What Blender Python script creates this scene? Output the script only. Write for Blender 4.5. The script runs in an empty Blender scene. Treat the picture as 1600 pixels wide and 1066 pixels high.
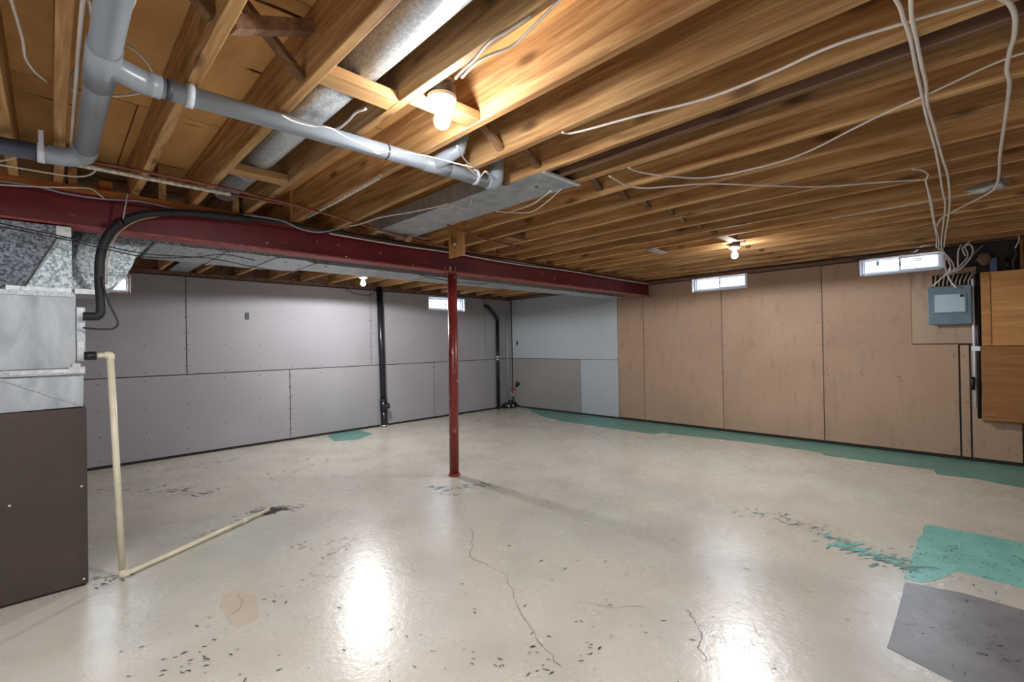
import bpy, math, random
from mathutils import Vector, Matrix
rng = random.Random(7)
S = bpy.context.scene
COL = S.collection
XR, YL, ZC, ZS = 6.765, 6.80, 2.24, 2.475      # right wall, left wall, joist underside, subfloor underside
XB, YB = -2.0, -1.7                            # room limits behind the viewer

# ---------------------------------------------------------------- camera, world, lights, exposure
cam = bpy.data.cameras.new('camera'); cam.lens = 16.2225; cam.sensor_width = 36; cam.clip_start = .05
co = bpy.data.objects.new('camera', cam); COL.objects.link(co)
RM = [[0.708548, -0.008461, 0.705612], [-0.705447, 0.016212, 0.708577], [-0.017435, -0.999833, 0.005518]]
co.matrix_world = Matrix(((RM[0][0], -RM[0][1], -RM[0][2], 0), (RM[1][0], -RM[1][1], -RM[1][2], 0),
                          (RM[2][0], -RM[2][1], -RM[2][2], 1.3), (0, 0, 0, 1)))
S.camera = co
W = bpy.data.worlds.new('daylight'); S.world = W; W.use_nodes = True
W.node_tree.nodes['Background'].inputs[0].default_value = (.80, .90, 1, 1)
W.node_tree.nodes['Background'].inputs[1].default_value = 1.5
S.view_settings.view_transform = 'Standard'; S.view_settings.look = 'None'
S.view_settings.gamma = 1; S.view_settings.use_curve_mapping = False
S.view_settings.exposure = 0.55
BULB = 330.0
def area(name, loc, target, size, power, col):
    l = bpy.data.lights.new(name, 'AREA'); l.shape = 'RECTANGLE'; l.size, l.size_y = size; l.energy = power; l.color = col
    o = bpy.data.objects.new(name, l); COL.objects.link(o); o.location = loc
    o.rotation_euler = (Vector(target) - Vector(loc)).to_track_quat('-Z', 'Y').to_euler()
    return o
area('rear_fill', (.3, -1.0, 2.2), (.35, -.95, 0), (1.2, .5), 18, (.97, .98, 1))  # unseen fill added behind the camera, not a fixture of the room
area('side_fill', (-1.1, .9, 2.2), (-1.0, .95, 0), (1.0, 1.2), 44, (.97, .98, 1))  # unseen fill added left of view to brighten floor and bounce
SKY = (.84, .91, 1)
area('window_daylight', (XR + .50, .59, 2.50), (5.6, .59, 1.75), (.8, .34), 85, SKY)
area('window_daylight', (XR + .50, 2.585, 2.50), (5.6, 2.585, 1.75), (.85, .34), 80, SKY)
area('window_daylight', (5.11, YL + .50, 2.42), (5.11, 5.6, 1.7), (.9, .34), 75, SKY)
area('window_daylight', (.30, YL + .50, 2.42), (.30, 5.6, 1.7), (.8, .34), 80, SKY)

# ---------------------------------------------------------------- materials
def srgb(c):
    return tuple(((v/255)/12.92 if v/255 <= .04045 else ((v/255+.055)/1.055)**2.4) for v in c) + (1,)
class NT:
    def __init__(s, name):
        s.m = bpy.data.materials.new(name); s.m.use_nodes = True
        s.t = s.m.node_tree; s.b = s.t.nodes['Principled BSDF']
    def n(s, typ, **kw):
        o = s.t.nodes.new(typ)
        for k, v in kw.items():
            if k.startswith('i_'): o.inputs[int(k[2:]) if k[2:].isdigit() else k[2:]].default_value = v
            else: setattr(o, k, v)
        return o
    def l(s, a, b): s.t.links.new(a, b)
    def coord(s, scale=(1, 1, 1), rand=True):
        tc = s.n('ShaderNodeTexCoord'); mp = s.n('ShaderNodeMapping'); mp.inputs['Scale'].default_value = scale
        if rand:
            oi = s.n('ShaderNodeObjectInfo'); ml = s.n('ShaderNodeMath', operation='MULTIPLY', i_1=53.0)
            s.l(oi.outputs['Random'], ml.inputs[0])
            ad = s.n('ShaderNodeVectorMath', operation='ADD'); s.l(tc.outputs['Object'], ad.inputs[0]); s.l(ml.outputs[0], ad.inputs[1])
            s.l(ad.outputs[0], mp.inputs[0])
        else: s.l(tc.outputs['Object'], mp.inputs[0])
        return mp.outputs[0]
    def noise(s, vec, scale, detail=4, rough=.55, dist=0):
        o = s.n('ShaderNodeTexNoise'); o.inputs['Scale'].default_value = scale; o.inputs['Detail'].default_value = detail
        o.inputs['Roughness'].default_value = rough; o.inputs['Distortion'].default_value = dist; s.l(vec, o.inputs['Vector']); return o.outputs['Fac']
    def ramp(s, fac, *stops):
        r = s.n('ShaderNodeValToRGB'); e = r.color_ramp.elements
        while len(e) < len(stops): e.new(.5)
        for k, (p, c) in enumerate(stops):
            e[k].position = p; e[k].color = c if len(c) == 4 else srgb(c)
        s.l(fac, r.inputs[0]); return r.outputs[0]
    def mask(s, fac, lo, hi):
        r = s.n('ShaderNodeMapRange'); r.inputs[1].default_value = lo; r.inputs[2].default_value = hi; s.l(fac, r.inputs[0]); return r.outputs[0]
    def mix(s, fac, a, b, typ='MIX'):
        m = s.n('ShaderNodeMix', data_type='RGBA', blend_type=typ)
        for sock, v in ((m.inputs[0], fac), (m.inputs[6], a), (m.inputs[7], b)):
            if hasattr(v, 'links'): s.l(v, sock)
            else: sock.default_value = v
        return m.outputs[2]
    def mul(s, a, b):
        m = s.n('ShaderNodeMath', operation='MULTIPLY')
        for k, v in ((0, a), (1, b)):
            if hasattr(v, 'links'): s.l(v, m.inputs[k])
            else: m.inputs[k].default_value = v
        return m.outputs[0]
    def bump(s, fac, st, dist=.01):
        b = s.n('ShaderNodeBump'); b.inputs['Strength'].default_value = st; b.inputs['Distance'].default_value = dist
        s.l(fac, b.inputs['Height']); s.l(b.outputs[0], s.b.inputs['Normal'])
    def fin(s, col=None, rough=.6, metal=0, spec=.5):
        if col is not None:
            if hasattr(col, 'links'): s.l(col, s.b.inputs['Base Color'])
            else: s.b.inputs['Base Color'].default_value = col
        if hasattr(rough, 'links'): s.l(rough, s.b.inputs['Roughness'])
        else: s.b.inputs['Roughness'].default_value = rough
        s.b.inputs['Metallic'].default_value = metal; s.b.inputs['Specular IOR Level'].default_value = spec
        return s.m
def wood(name, dark, light, axis=1, rough=.7, vary=.25, knots=True):
    n = NT(name); sc = [16, 16, 16]; sc[axis] = .9
    v = n.coord(tuple(sc)); f1 = n.noise(v, 1.6, 6, .6, .8)
    sc2 = [60, 60, 60]; sc2[axis] = 2.5
    f2 = n.noise(n.coord(tuple(sc2)), 1.5, 3, .5)
    c = n.ramp(f1, (.3, dark), (.5, tuple((a+b)/2 for a, b in zip(dark, light))), (.68, light))
    c = n.mix(n.mul(n.mask(f2, .5, .72), .35), c, srgb(dark))
    if knots:
        sk = [7, 7, 7]; sk[axis] = 2.6
        vo = n.n('ShaderNodeTexVoronoi'); vo.inputs['Scale'].default_value = 1.0; n.l(n.coord(tuple(sk)), vo.inputs['Vector'])
        c = n.mix(n.mul(n.mask(vo.outputs['Distance'], .20, .08), .75), c, srgb(tuple(a*.55 for a in dark)))
    oi = n.n('ShaderNodeObjectInfo'); h = n.n('ShaderNodeHueSaturation')
    mr = n.n('ShaderNodeMapRange'); mr.inputs[3].default_value = 1-vary; mr.inputs[4].default_value = 1+vary*.5
    n.l(oi.outputs['Random'], mr.inputs[0]); n.l(mr.outputs[0], h.inputs['Value']); n.l(c, h.inputs['Color'])
    n.bump(f2, .25, .004)
    return n.fin(h.outputs[0], rough, spec=.3)
def plain(name, col, rough=.5, metal=0, vary=.12, scale=6, spec=.5, bump=.1):
    n = NT(name); f = n.noise(n.coord(), scale, 5, .6)
    d = tuple(max(0, a*(1-vary)) for a in col); u = tuple(min(255, a*(1+vary*.6)) for a in col)
    c = n.ramp(f, (.3, d), (.7, u))
    if bump: n.bump(f, bump, .003)
    return n.fin(c, rough, metal, spec)
M = {}
M['joist'] = wood('joist_wood', (146, 100, 60), (216, 180, 128))
M['joist_grey'] = wood('weathered_wood', (96, 70, 56), (150, 118, 96))
M['block'] = wood('block_wood', (150, 112, 74), (205, 165, 112), axis=0)
M['strut'] = wood('strut_wood', (96, 70, 50), (150, 116, 84), axis=0, knots=False)
M['plate'] = wood('plate_wood', (134, 74, 34), (190, 116, 58), axis=0)
M['board'] = wood('scab_wood', (160, 112, 66), (204, 156, 100), axis=2)
M['ply'] = wood('plywood_box', (156, 108, 62), (188, 140, 88), axis=1, knots=False)
M['ply2'] = wood('plywood_dark', (136, 90, 50), (172, 122, 74), axis=1, knots=False)
def subfloor():
    n = NT('subfloor_plywood'); v = n.coord((3, 1.2, 3)); f = n.noise(v, 1.5, 6, .6, .4)
    c = n.ramp(f, (.3, (200, 150, 92)), (.55, (222, 174, 114)), (.75, (236, 194, 136)))
    k = n.noise(n.coord((1.6, 9, 3)), 1.0, 2, .4, .6)
    c = n.mix(n.mask(k, .70, .735), c, srgb((60, 34, 18)))
    n.bump(f, .2, .005); return n.fin(c, .8, spec=.2)
M['subfloor'] = subfloor()
def floor_mat():
    n = NT('cream_floor_paint'); v = n.coord((1, 1, 1), False)
    big = n.noise(v, .55, 3, .5); mid = n.noise(v, 3.2, 6, .65); fine = n.noise(v, 60, 3, .5)
    c = n.ramp(big, (.36, (196, 192, 184)), (.5, (198, 193, 181)), (.64, (190, 190, 180)))
    c = n.mix(n.mul(n.mask(n.noise(v, 2.1, 2, .5), .42, .75), .5), c, srgb((164, 156, 146)))
    sp = n.noise(n.coord((5, 9, 5), False), 3.4, 5, .72)
    ar = n.noise(v, .9, 2, .5)
    c = n.mix(n.mul(n.mask(sp, .69, .72), n.mask(ar, .44, .56)), c, srgb((84, 80, 76)))
    st = n.noise(n.coord((9, 26, 8), False), 3.0, 5, .75)
    c = n.mix(n.mul(n.mask(st, .60, .74), .45), c, srgb((120, 114, 108)))
    r = n.n('ShaderNodeMapRange'); r.inputs[3].default_value = .20; r.inputs[4].default_value = .34; n.l(mid, r.inputs[0])
    b = n.n('ShaderNodeMath', operation='ADD'); n.l(n.mul(fine, .35), b.inputs[0]); n.l(n.mul(n.noise(v, 22, 4, .6), 1.0), b.inputs[1])
    n.bump(b.outputs[0], .38, .004)
    return n.fin(c, r.outputs[0], spec=.6)
M['floor'] = floor_mat()
def patch(name, a, b, chip, amount=.62, rough=.3):
    n = NT(name); v = n.coord((1, 1, 1), False)
    c = n.ramp(n.noise(v, 6, 5, .6), (.3, a), (.7, b))
    c = n.mix(n.mask(n.noise(n.coord((8, 20, 8), False), 2.4, 4, .7), amount, amount+.04), c, srgb(chip))
    n.bump(n.noise(v, 14, 4, .6), .12, .004)
    return n.fin(c, rough, spec=.5)
M['teal'] = patch('teal_floor_paint', (104, 172, 164), (132, 200, 190), (60, 84, 84))
M['tealdark'] = patch('teal_floor_strip', (76, 132, 122), (104, 158, 146), (150, 150, 140), .64)
M['greypatch'] = patch('bare_concrete', (104, 102, 106), (136, 134, 136), (50, 48, 50), .66, .34)
M['pink'] = patch('pink_filler', (186, 172, 156), (194, 180, 164), (96, 84, 76), .68)
M['fleckdark'] = plain('scuff_dark', (66, 62, 60), .5, vary=.3)
M['flecktan'] = plain('teal_flake', (108, 158, 150), .4, vary=.2)
M['bluefleck'] = plain('blue_scuff', (112, 140, 148), .4, vary=.2)
M['band'] = plain('faded_band', (172, 165, 157), .28, vary=.03)
M['stain'] = plain('drain_stain', (70, 60, 56), .5, vary=.3, scale=20)
def drywall(name, col, vary=.05, stain=None):
    n = NT(name); v = n.coord(); f = n.noise(v, 1.1, 4, .5); g = n.noise(n.coord((4, 4, 1)), 3, 4, .6)
    c = n.ramp(f, (.3, tuple(a*(1-vary) for a in col)), (.7, tuple(min(255, a*(1+vary)) for a in col)))
    if stain: c = n.mix(n.mul(n.mask(g, .56, .74), .45), c, srgb(stain))
    oi = n.n('ShaderNodeObjectInfo'); h = n.n('ShaderNodeHueSaturation')
    mr = n.n('ShaderNodeMapRange'); mr.inputs[3].default_value = .95; mr.inputs[4].default_value = 1.03
    n.l(oi.outputs['Random'], mr.inputs[0]); n.l(mr.outputs[0], h.inputs['Value']); n.l(c, h.inputs['Color'])
    n.bump(g, .05, .003)
    return n.fin(h.outputs[0], .75, spec=.25)
M['grey'] = drywall('grey_wallboard', (158, 157, 163), .03)
M['greywarm'] = drywall('grey_wallboard_lower', (150, 147, 146), .03)
M['white'] = drywall('pale_blue_wallboard', (176, 184, 190), .02)
M['brown'] = drywall('brown_particle_board', (166, 140, 120), .05, (128, 106, 90))
M['backboard'] = drywall('panel_backboard', (166, 144, 126), .05, (96, 74, 62))
M['concrete'] = plain('dark_foundation', (58, 50, 46), .9, vary=.3)
M['shell'] = plain('room_shell_paint', (150, 146, 142), .8, vary=.05)
M['screw'] = plain('screw_heads', (62, 52, 48), .5, vary=.2)
M['gap'] = plain('dark_gap', (40, 34, 32), .9)
def galv(name, a, b, rough=.42, metal=.65, sc=55):
    n = NT(name); vo = n.n('ShaderNodeTexVoronoi'); vo.inputs['Scale'].default_value = sc; n.l(n.coord(), vo.inputs['Vector'])
    bw = n.n('ShaderNodeRGBToBW'); n.l(vo.outputs['Color'], bw.inputs[0])
    c = n.ramp(bw.outputs[0], (.2, a), (.8, b))
    c = n.mix(n.mul(n.noise(n.coord(), 3, 4, .6), .35), c, srgb(tuple(x*.8 for x in a)))
    return n.fin(c, rough, metal, .5)
M['galv'] = galv('galvanized_steel', (172, 180, 187), (208, 215, 221), sc=130)
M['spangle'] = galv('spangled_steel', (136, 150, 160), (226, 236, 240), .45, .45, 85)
M['spangledark'] = galv('spangled_steel_dark', (78, 84, 96), (158, 166, 178), .5, .5, 85)  # darker spangle copy; carries the painted shade of the plenum's left facet
def sheet():
    n = NT('smooth_sheet_metal'); f = n.noise(n.coord((5, 5, 1.6)), 2.2, 5, .6, .4)
    return n.fin(n.ramp(f, (.3, (150, 156, 163)), (.5, (172, 178, 184)), (.7, (190, 196, 201))), .42, .55, .5)
M['sheet'] = sheet()
M['foil'] = galv('foil_tape', (222, 226, 230), (250, 252, 255), .3, .6, 40)
M['furnace'] = plain('furnace_enamel', (68, 56, 52), .45, vary=.12, scale=3)
def redsteel():
    n = NT('red_oxide_steel'); v = n.coord(); c = n.ramp(n.noise(v, 2.2, 5, .6), (.3, (92, 24, 32)), (.7, (126, 38, 48)))
    c = n.mix(n.mul(n.mask(n.noise(n.coord((1, 6, 6)), 5, 4, .7), .68, .74), .7), c, srgb((186, 150, 140)))
    return n.fin(c, .45, .1, .5)
M['red'] = redsteel()
M['rededge'] = plain('red_flange_edge', (150, 66, 62), .5, vary=.35, scale=25)
def postred():
    n = NT('red_post_paint'); v = n.coord(); c = n.ramp(n.noise(v, 3, 5, .6), (.3, (110, 38, 36)), (.7, (140, 52, 46)))
    c = n.mix(n.mask(n.noise(n.coord((1, 1, .5)), 26, 5, .7), .61, .66), c, srgb((176, 166, 160)))
    return n.fin(c, .35, .1, .5)
M['post'] = postred()
M['abs'] = plain('black_plastic_pipe', (26, 28, 38), .3, vary=.3)
M['rubber'] = plain('black_foam_insulation', (30, 31, 40), .6, vary=.3, scale=14)
M['greypipe'] = plain('grey_painted_pipe', (150, 160, 172), .3, vary=.06, scale=4)
M['greypipedark'] = plain('dark_grey_pipe', (84, 90, 110), .3, vary=.2)
M['pvc'] = plain('cream_plastic_pipe', (222, 214, 190), .35, vary=.08)
M['strap'] = plain('white_plastic_strap', (214, 222, 236), .4, vary=.05)
M['cable'] = plain('white_cable_jacket', (222, 214, 208), .4, vary=.07)
M['cablegrey'] = plain('grey_cable_jacket', (150, 160, 190), .4, vary=.1)
M['cabletan'] = plain('tan_cable_jacket', (176, 156, 132), .5, vary=.1)
M['cabledark'] = plain('black_cable_jacket', (34, 34, 42), .5, vary=.1)
M['copper'] = plain('copper_pipe', (128, 72, 58), .4, .35, vary=.2, scale=12)
M['flaky'] = plain('flaking_white_pipe', (206, 198, 186), .6, vary=.35, scale=60, bump=.6)
M['porcelain'] = plain('white_porcelain', (236, 236, 240), .25, vary=.02)
M['boxgrey'] = plain('dark_junction_box', (70, 72, 80), .5, vary=.1)
M['panelgrey'] = plain('panel_enamel', (88, 108, 120), .35, .2, vary=.08)
M['paneldoor'] = plain('panel_door_enamel', (150, 170, 184), .3, .2, vary=.05)
M['blue'] = plain('blue_plastic', (96, 112, 158), .5, vary=.1)
M['insulation'] = plain('tan_insulation', (136, 108, 92), .9, vary=.3, scale=20, bump=.8)
M['valve'] = plain('red_valve', (190, 40, 56), .4)
M['vinyl'] = plain('white_vinyl', (230, 234, 242), .35, vary=.02)
M['vinylpink'] = plain('weathered_window_trim', (206, 180, 182), .5, vary=.15)
M['sticker'] = plain('green_window_sticker', (60, 130, 126), .6)
M['dark'] = plain('black_plastic', (22, 22, 24), .4)
def glass():
    n = NT('window_glass'); t = n.n('ShaderNodeBsdfTransparent'); t.inputs[0].default_value = (.93, .96, .98, 1)
    g = n.n('ShaderNodeBsdfGlossy'); g.inputs['Roughness'].default_value = .05
    m = n.n('ShaderNodeMixShader'); m.inputs[0].default_value = .08; n.l(t.outputs[0], m.inputs[1]); n.l(g.outputs[0], m.inputs[2])
    n.l(m.outputs[0], n.t.nodes['Material Output'].inputs['Surface']); return n.m
M['glass'] = glass()
def bulbmat(k=1):
    n = NT('lit_bulb_glass'); e = n.n('ShaderNodeEmission'); e.inputs[0].default_value = (1, .98, .95, 1); e.inputs[1].default_value = BULB*k
    n.l(e.outputs[0], n.t.nodes['Material Output'].inputs['Surface']); return n.m
M['bulb'] = bulbmat(); M['bulbweak'] = bulbmat(.38)

# ---------------------------------------------------------------- mesh helpers
def tag(o, label=None, cat=None, group=None, kind=None):
    for k, v in (('label', label), ('category', cat), ('group', group), ('kind', kind)):
        if v: o[k] = v
    return o
def wloc(o):
    p = Vector((0, 0, 0))
    while o: p += Vector(o.location); o = o.parent
    return p
def empty(name, loc, label=None, cat=None, group=None, kind=None, parent=None):
    o = bpy.data.objects.new(name, None); o.empty_display_size = .05; COL.objects.link(o)
    o.parent = parent; o.location = Vector(loc) - (wloc(parent) if parent else Vector((0, 0, 0)))
    return tag(o, label, cat, group, kind)
class MB:
    def __init__(s): s.v = []; s.f = []; s.sm = []
    def add(s, vs, fs, smooth=False):
        b = len(s.v); s.v += [tuple(p) for p in vs]; s.f += [tuple(b+i for i in f) for f in fs]; s.sm += [smooth]*len(fs); return s
    def box(s, x0, x1, y0, y1, z0, z1):
        x0, x1 = sorted((x0, x1)); y0, y1 = sorted((y0, y1)); z0, z1 = sorted((z0, z1))
        return s.add([(x0,y0,z0),(x1,y0,z0),(x1,y1,z0),(x0,y1,z0),(x0,y0,z1),(x1,y0,z1),(x1,y1,z1),(x0,y1,z1)],
              [(0,3,2,1),(4,5,6,7),(0,1,5,4),(1,2,6,5),(2,3,7,6),(3,0,4,7)])
    def bar(s, a, b, w, h, up=(0, 0, 1)):
        a, b = Vector(a), Vector(b); d = (b-a).normalized(); u = Vector(up); r = d.cross(u).normalized(); u = r.cross(d)
        vs = [p + r*(sx*w/2) + u*(sz*h/2) for p in (a, b) for sx, sz in ((-1,-1),(1,-1),(1,1),(-1,1))]
        return s.add(vs, [(0,1,2,3),(4,7,6,5),(0,4,5,1),(1,5,6,2),(2,6,7,3),(3,7,4,0)])
    def tube(s, pts, r, n=8, smooth=True, caps=True):
        P = [Vector(p) for p in pts]; R = r if isinstance(r, (list, tuple)) else [r]*len(P)
        t0 = (P[1]-P[0]).normalized(); up = Vector((0, 0, 1)) if abs(t0.z) < .9 else Vector((1, 0, 0))
        nrm = t0.cross(up).normalized(); vs = []
        for i, p in enumerate(P):
            t = (P[min(i+1, len(P)-1)] - P[max(i-1, 0)]).normalized()
            nrm = (nrm - t*nrm.dot(t)).normalized(); bn = t.cross(nrm)
            for k in range(n):
                a = 2*math.pi*k/n; vs.append(p + (nrm*math.cos(a) + bn*math.sin(a))*R[i])
        fs = [(i*n+k, i*n+(k+1) % n, (i+1)*n+(k+1) % n, (i+1)*n+k) for i in range(len(P)-1) for k in range(n)]
        s.add(vs, fs, smooth)
        if caps:
            s.f.append(tuple(len(s.v)-len(vs)+k for k in reversed(range(n)))); s.sm.append(False)
            s.f.append(tuple(len(s.v)-n+k for k in range(n))); s.sm.append(False)
        return s
    def lathe(s, c, prof, n=24, axis='z'):
        c = Vector(c); vs = []
        for r, h in prof:
            for k in range(n):
                a = 2*math.pi*k/n
                q = {'z': (r*math.cos(a), r*math.sin(a), h), 'x': (h, r*math.cos(a), r*math.sin(a)), 'y': (r*math.cos(a), h, r*math.sin(a))}[axis]
                vs.append(c + Vector(q))
        fs = [(i*n+k, i*n+(k+1) % n, (i+1)*n+(k+1) % n, (i+1)*n+k) for i in range(len(prof)-1) for k in range(n)]
        s.add(vs, fs, True)
        b = len(s.v)-len(vs)
        s.f.append(tuple(b+k for k in reversed(range(n)))); s.sm.append(False)
        s.f.append(tuple(len(s.v)-n+k for k in range(n))); s.sm.append(False)
        return s
    def prism(s, poly, d):          # poly: list of 3D points (planar), extruded by vector d
        n = len(poly); d = Vector(d); vs = [Vector(p) for p in poly] + [Vector(p)+d for p in poly]
        return s.add(vs, [tuple(range(n)), tuple(range(2*n-1, n-1, -1))] + [(i, n+i, n+(i+1) % n, (i+1) % n) for i in range(n)])
    def plate(s, ax, c, t, u0, u1, z0, z1, holes=()):
        # upright sheet: face at ax=c, thickness t (signed); rectangular openings (u0,u1,z0,z1)
        us = sorted({u0, u1, *[min(max(h[i], u0), u1) for h in holes for i in (0, 1)]})
        zs = sorted({z0, z1, *[min(max(h[i], z0), z1) for h in holes for i in (2, 3)]})
        solid = lambda i, j: 0 <= i < len(us)-1 and 0 <= j < len(zs)-1 and not any(h[0] <= (us[i]+us[i+1])/2 <= h[1] and h[2] <= (zs[j]+zs[j+1])/2 <= h[3] for h in holes)
        P = lambda a, u, z: (a, u, z) if ax == 'x' else (u, a, z)
        for i in range(len(us)-1):
            for j in range(len(zs)-1):
                if not solid(i, j): continue
                a, b, d, e = us[i], us[i+1], zs[j], zs[j+1]
                for q in (c, c+t): s.add([P(q, a, d), P(q, b, d), P(q, b, e), P(q, a, e)], [(0, 1, 2, 3)])
                if not solid(i-1, j): s.add([P(c, a, d), P(c, a, e), P(c+t, a, e), P(c+t, a, d)], [(0, 1, 2, 3)])
                if not solid(i+1, j): s.add([P(c, b, d), P(c, b, e), P(c+t, b, e), P(c+t, b, d)], [(0, 1, 2, 3)])
                if not solid(i, j-1): s.add([P(c, a, d), P(c, b, d), P(c+t, b, d), P(c+t, a, d)], [(0, 1, 2, 3)])
                if not solid(i, j+1): s.add([P(c, a, e), P(c, b, e), P(c+t, b, e), P(c+t, a, e)], [(0, 1, 2, 3)])
        return s
    def build(s, name, mat, parent=None, bevel=0, **tags):
        import bmesh
        if parent: org = wloc(parent)
        else:
            xs = [p[0] for p in s.v]; ys = [p[1] for p in s.v]; zs = [p[2] for p in s.v]
            org = Vector(((min(xs)+max(xs))/2, (min(ys)+max(ys))/2, min(zs)))
        me = bpy.data.meshes.new(name); me.from_pydata([Vector(p)-org for p in s.v], [], s.f)
        me.polygons.foreach_set('use_smooth', s.sm)
        bm = bmesh.new(); bm.from_mesh(me); bmesh.ops.remove_doubles(bm, verts=bm.verts, dist=1e-5)
        bmesh.ops.recalc_face_normals(bm, faces=bm.faces); bm.to_mesh(me); bm.free()
        me.materials.append(mat)
        o = bpy.data.objects.new(name, me); COL.objects.link(o); o.parent = parent
        if not parent: o.location = org
        if bevel:
            b = o.modifiers.new('bevel', 'BEVEL'); b.width = bevel; b.segments = 2; b.limit_method = 'ANGLE'
        return tag(o, **tags)
def smoothline(pts, k=5):
    P = [Vector(p) for p in pts]
    if len(P) < 3: return P
    Q = [P[0]*2-P[1]] + P + [P[-1]*2-P[-2]]; out = []
    for i in range(1, len(Q)-2):
        for j in range(k):
            t = j/k; a, b, c, d = Q[i-1], Q[i], Q[i+1], Q[i+2]
            out.append(.5*((2*b) + (c-a)*t + (2*a-5*b+4*c-d)*t*t + (3*b-a-3*c+d)*t**3))
    return out + [P[-1]]
def cable(pts, r, mat, label, group=None, name='electrical_cable', cat='cable', k=5, kind=None):
    return MB().tube(smoothline(pts, k), r, 6).build(name, M[mat], label=label, cat=cat, group=group, kind=kind)

# ---------------------------------------------------------------- setting: floor
F = MB().box(XB, XR+.3, YB, YL+.3, -.12, 0).build('floor', M['floor'], kind='structure')
def jag(poly, step=.06, amp=.008):
    out = []
    for a, b in zip(poly, poly[1:]+poly[:1]):
        a, b = Vector(a), Vector(b); n = max(1, int((b-a).length/step)); t = (b-a).normalized() if (b-a).length else Vector((1,0,0)); q = Vector((-t.y, t.x, 0))
        for i in range(n): out.append(a + (b-a)*(i/n) + q*rng.uniform(-amp, amp))
    return out
def floorpatch(poly, mat, z, step=.06, amp=.008):
    P = jag([(p[0], p[1], 0) for p in poly], step, amp)
    m = MB(); n = len(P)
    m.add([(p.x, p.y, z) for p in P], [tuple(range(n))]); m.add([(p.x, p.y, 0) for p in P] + [(p.x, p.y, z) for p in P], [(i, (i+1) % n, n+(i+1) % n, n+i) for i in range(n)])
    return m.build('paint_patch', M[mat], F)
P1 = [(6.165, 5.496, 0), (5.946, 4.809, 0), (5.928, 3.933, 0), (5.925, 3.178, 0), (6.081, 3.135, 0), (6.136, 2.657, 0), (6.209, 1.962, 0), (6.193, 1.706, 0), (6.185, 1.266, 0), (6.052, 1.191, 0), (6.046, 0.589, 0), (6.077, 0.303, 0), (5.864, 0.28, 0), (5.915, 0.037, 0), (5.811, -0.236, 0), (5.785, -0.409, 0)]
floorpatch(P1 + [(XR-.002, P1[-1][1], 0), (XR-.002, 6.45, 0)], 'tealdark', .0012, .05, .006)
floorpatch([(4.262, 0.261, 0), (4.283, 0.033, 0), (4.278, -0.297, 0), (3.51, -0.24, 0), (3.508, -0.132, 0), (3.515, -0.017, 0), (3.537, 0.081, 0), (3.357, 0.152, 0), (3.229, 0.221, 0), (3.232, 0.285, 0), (3.473, 0.291, 0), (3.827, 0.282, 0)], 'teal', .0012)
floorpatch([(3.189, 0.282, 0), (3.245, 0.076, 0), (3.229, -0.238, 0), (2.42, -0.188, 0), (2.376, 0.061, 0), (2.463, 0.284, 0), (2.689, 0.283, 0)], 'greypatch', .0018, .08, .004)
floorpatch([(2.838, 6.702, 0), (2.724, 6.226, 0), (3.008, 6.087, 0), (3.352, 6.313, 0), (3.354, 6.782, 0), (3.108, 6.915, 0)], 'tealdark', .0012, .04, .01)
floorpatch([(0.63, 2.818, 0), (0.7, 2.836, 0), (0.752, 2.688, 0), (0.693, 2.462, 0), (0.594, 2.436, 0), (0.585, 2.553, 0), (0.592, 2.728, 0)], 'pink', .0012, .03, .006)
floorpatch([(1.108, 3.995, 0), (1.189, 4.05, 0), (1.278, 4.06, 0), (1.302, 3.968, 0), (1.235, 3.896, 0), (1.158, 3.901, 0)], 'stain', .001, .015, .014)
def flecks(line, n, spread, size, mat, long=4.2):
    m = MB()
    for idx in range(n):
        i = rng.randrange(len(line)-1); t = rng.random(); a, b = line[i], line[i+1]
        x = a[0]+(b[0]-a[0])*t + rng.gauss(0, spread); y = a[1]+(b[1]-a[1])*t + rng.gauss(0, spread)
        if x > XR-.05 or y > YL-.05: continue
        s = .68*size*rng.uniform(.2, 1.2); an = rng.gauss(-.8, .5); k = rng.randint(5, 7)
        pts = [(s*long*math.cos(2*math.pi*j/k)*rng.uniform(.5, 1), s*math.sin(2*math.pi*j/k)*rng.uniform(.5, 1)) for j in range(k)]
        m.add([(x+p*math.cos(an)-q*math.sin(an), y+p*math.sin(an)+q*math.cos(an), .0022+idx*4e-5) for p, q in pts], [tuple(range(k))])
    return m.build('paint_flecks', M[mat], F, kind='stuff')
flecks([(3.693, 1.244, 0), (3.733, 0.976, 0), (3.619, 0.721, 0), (3.449, 0.494, 0), (3.424, 0.343, 0), (3.448, 0.261, 0)], 90, .07, .012, 'flecktan', 3.5)
flecks([(3.561, 0.71, 0), (3.455, 0.526, 0), (3.444, 0.345, 0), (3.389, 0.271, 0)], 34, .05, .03, 'flecktan')
flecks([(3.693, 1.244, 0), (3.733, 0.976, 0), (3.619, 0.721, 0), (3.449, 0.494, 0), (3.377, 0.283, 0), (3.333, 0.227, 0)], 120, .05, .006, 'fleckdark')
flecks([(3.331, 0.28, 0), (3.886, 0.087, 0), (3.883, -0.149, 0), (2.991, 0.072, 0), (2.677, -0.096, 0), (2.747, 0.257, 0)], 110, .06, .006, 'fleckdark')
flecks([(2.451, 3.562, 0), (2.505, 3.363, 0), (2.7, 3.284, 0), (2.863, 3.247, 0)], 26, .03, .02, 'bluefleck')
flecks([(2.392, 3.304, 0), (2.417, 3.201, 0)], 8, .02, .014, 'bluefleck')
flecks([(1.106, 4.037, 0), (1.263, 4.011, 0), (1.459, 3.862, 0)], 60, .05, .008, 'fleckdark')
flecks([(1.106, 4.037, 0), (1.258, 3.996, 0), (1.317, 3.953, 0)], 120, .028, .010, 'stain')
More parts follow.
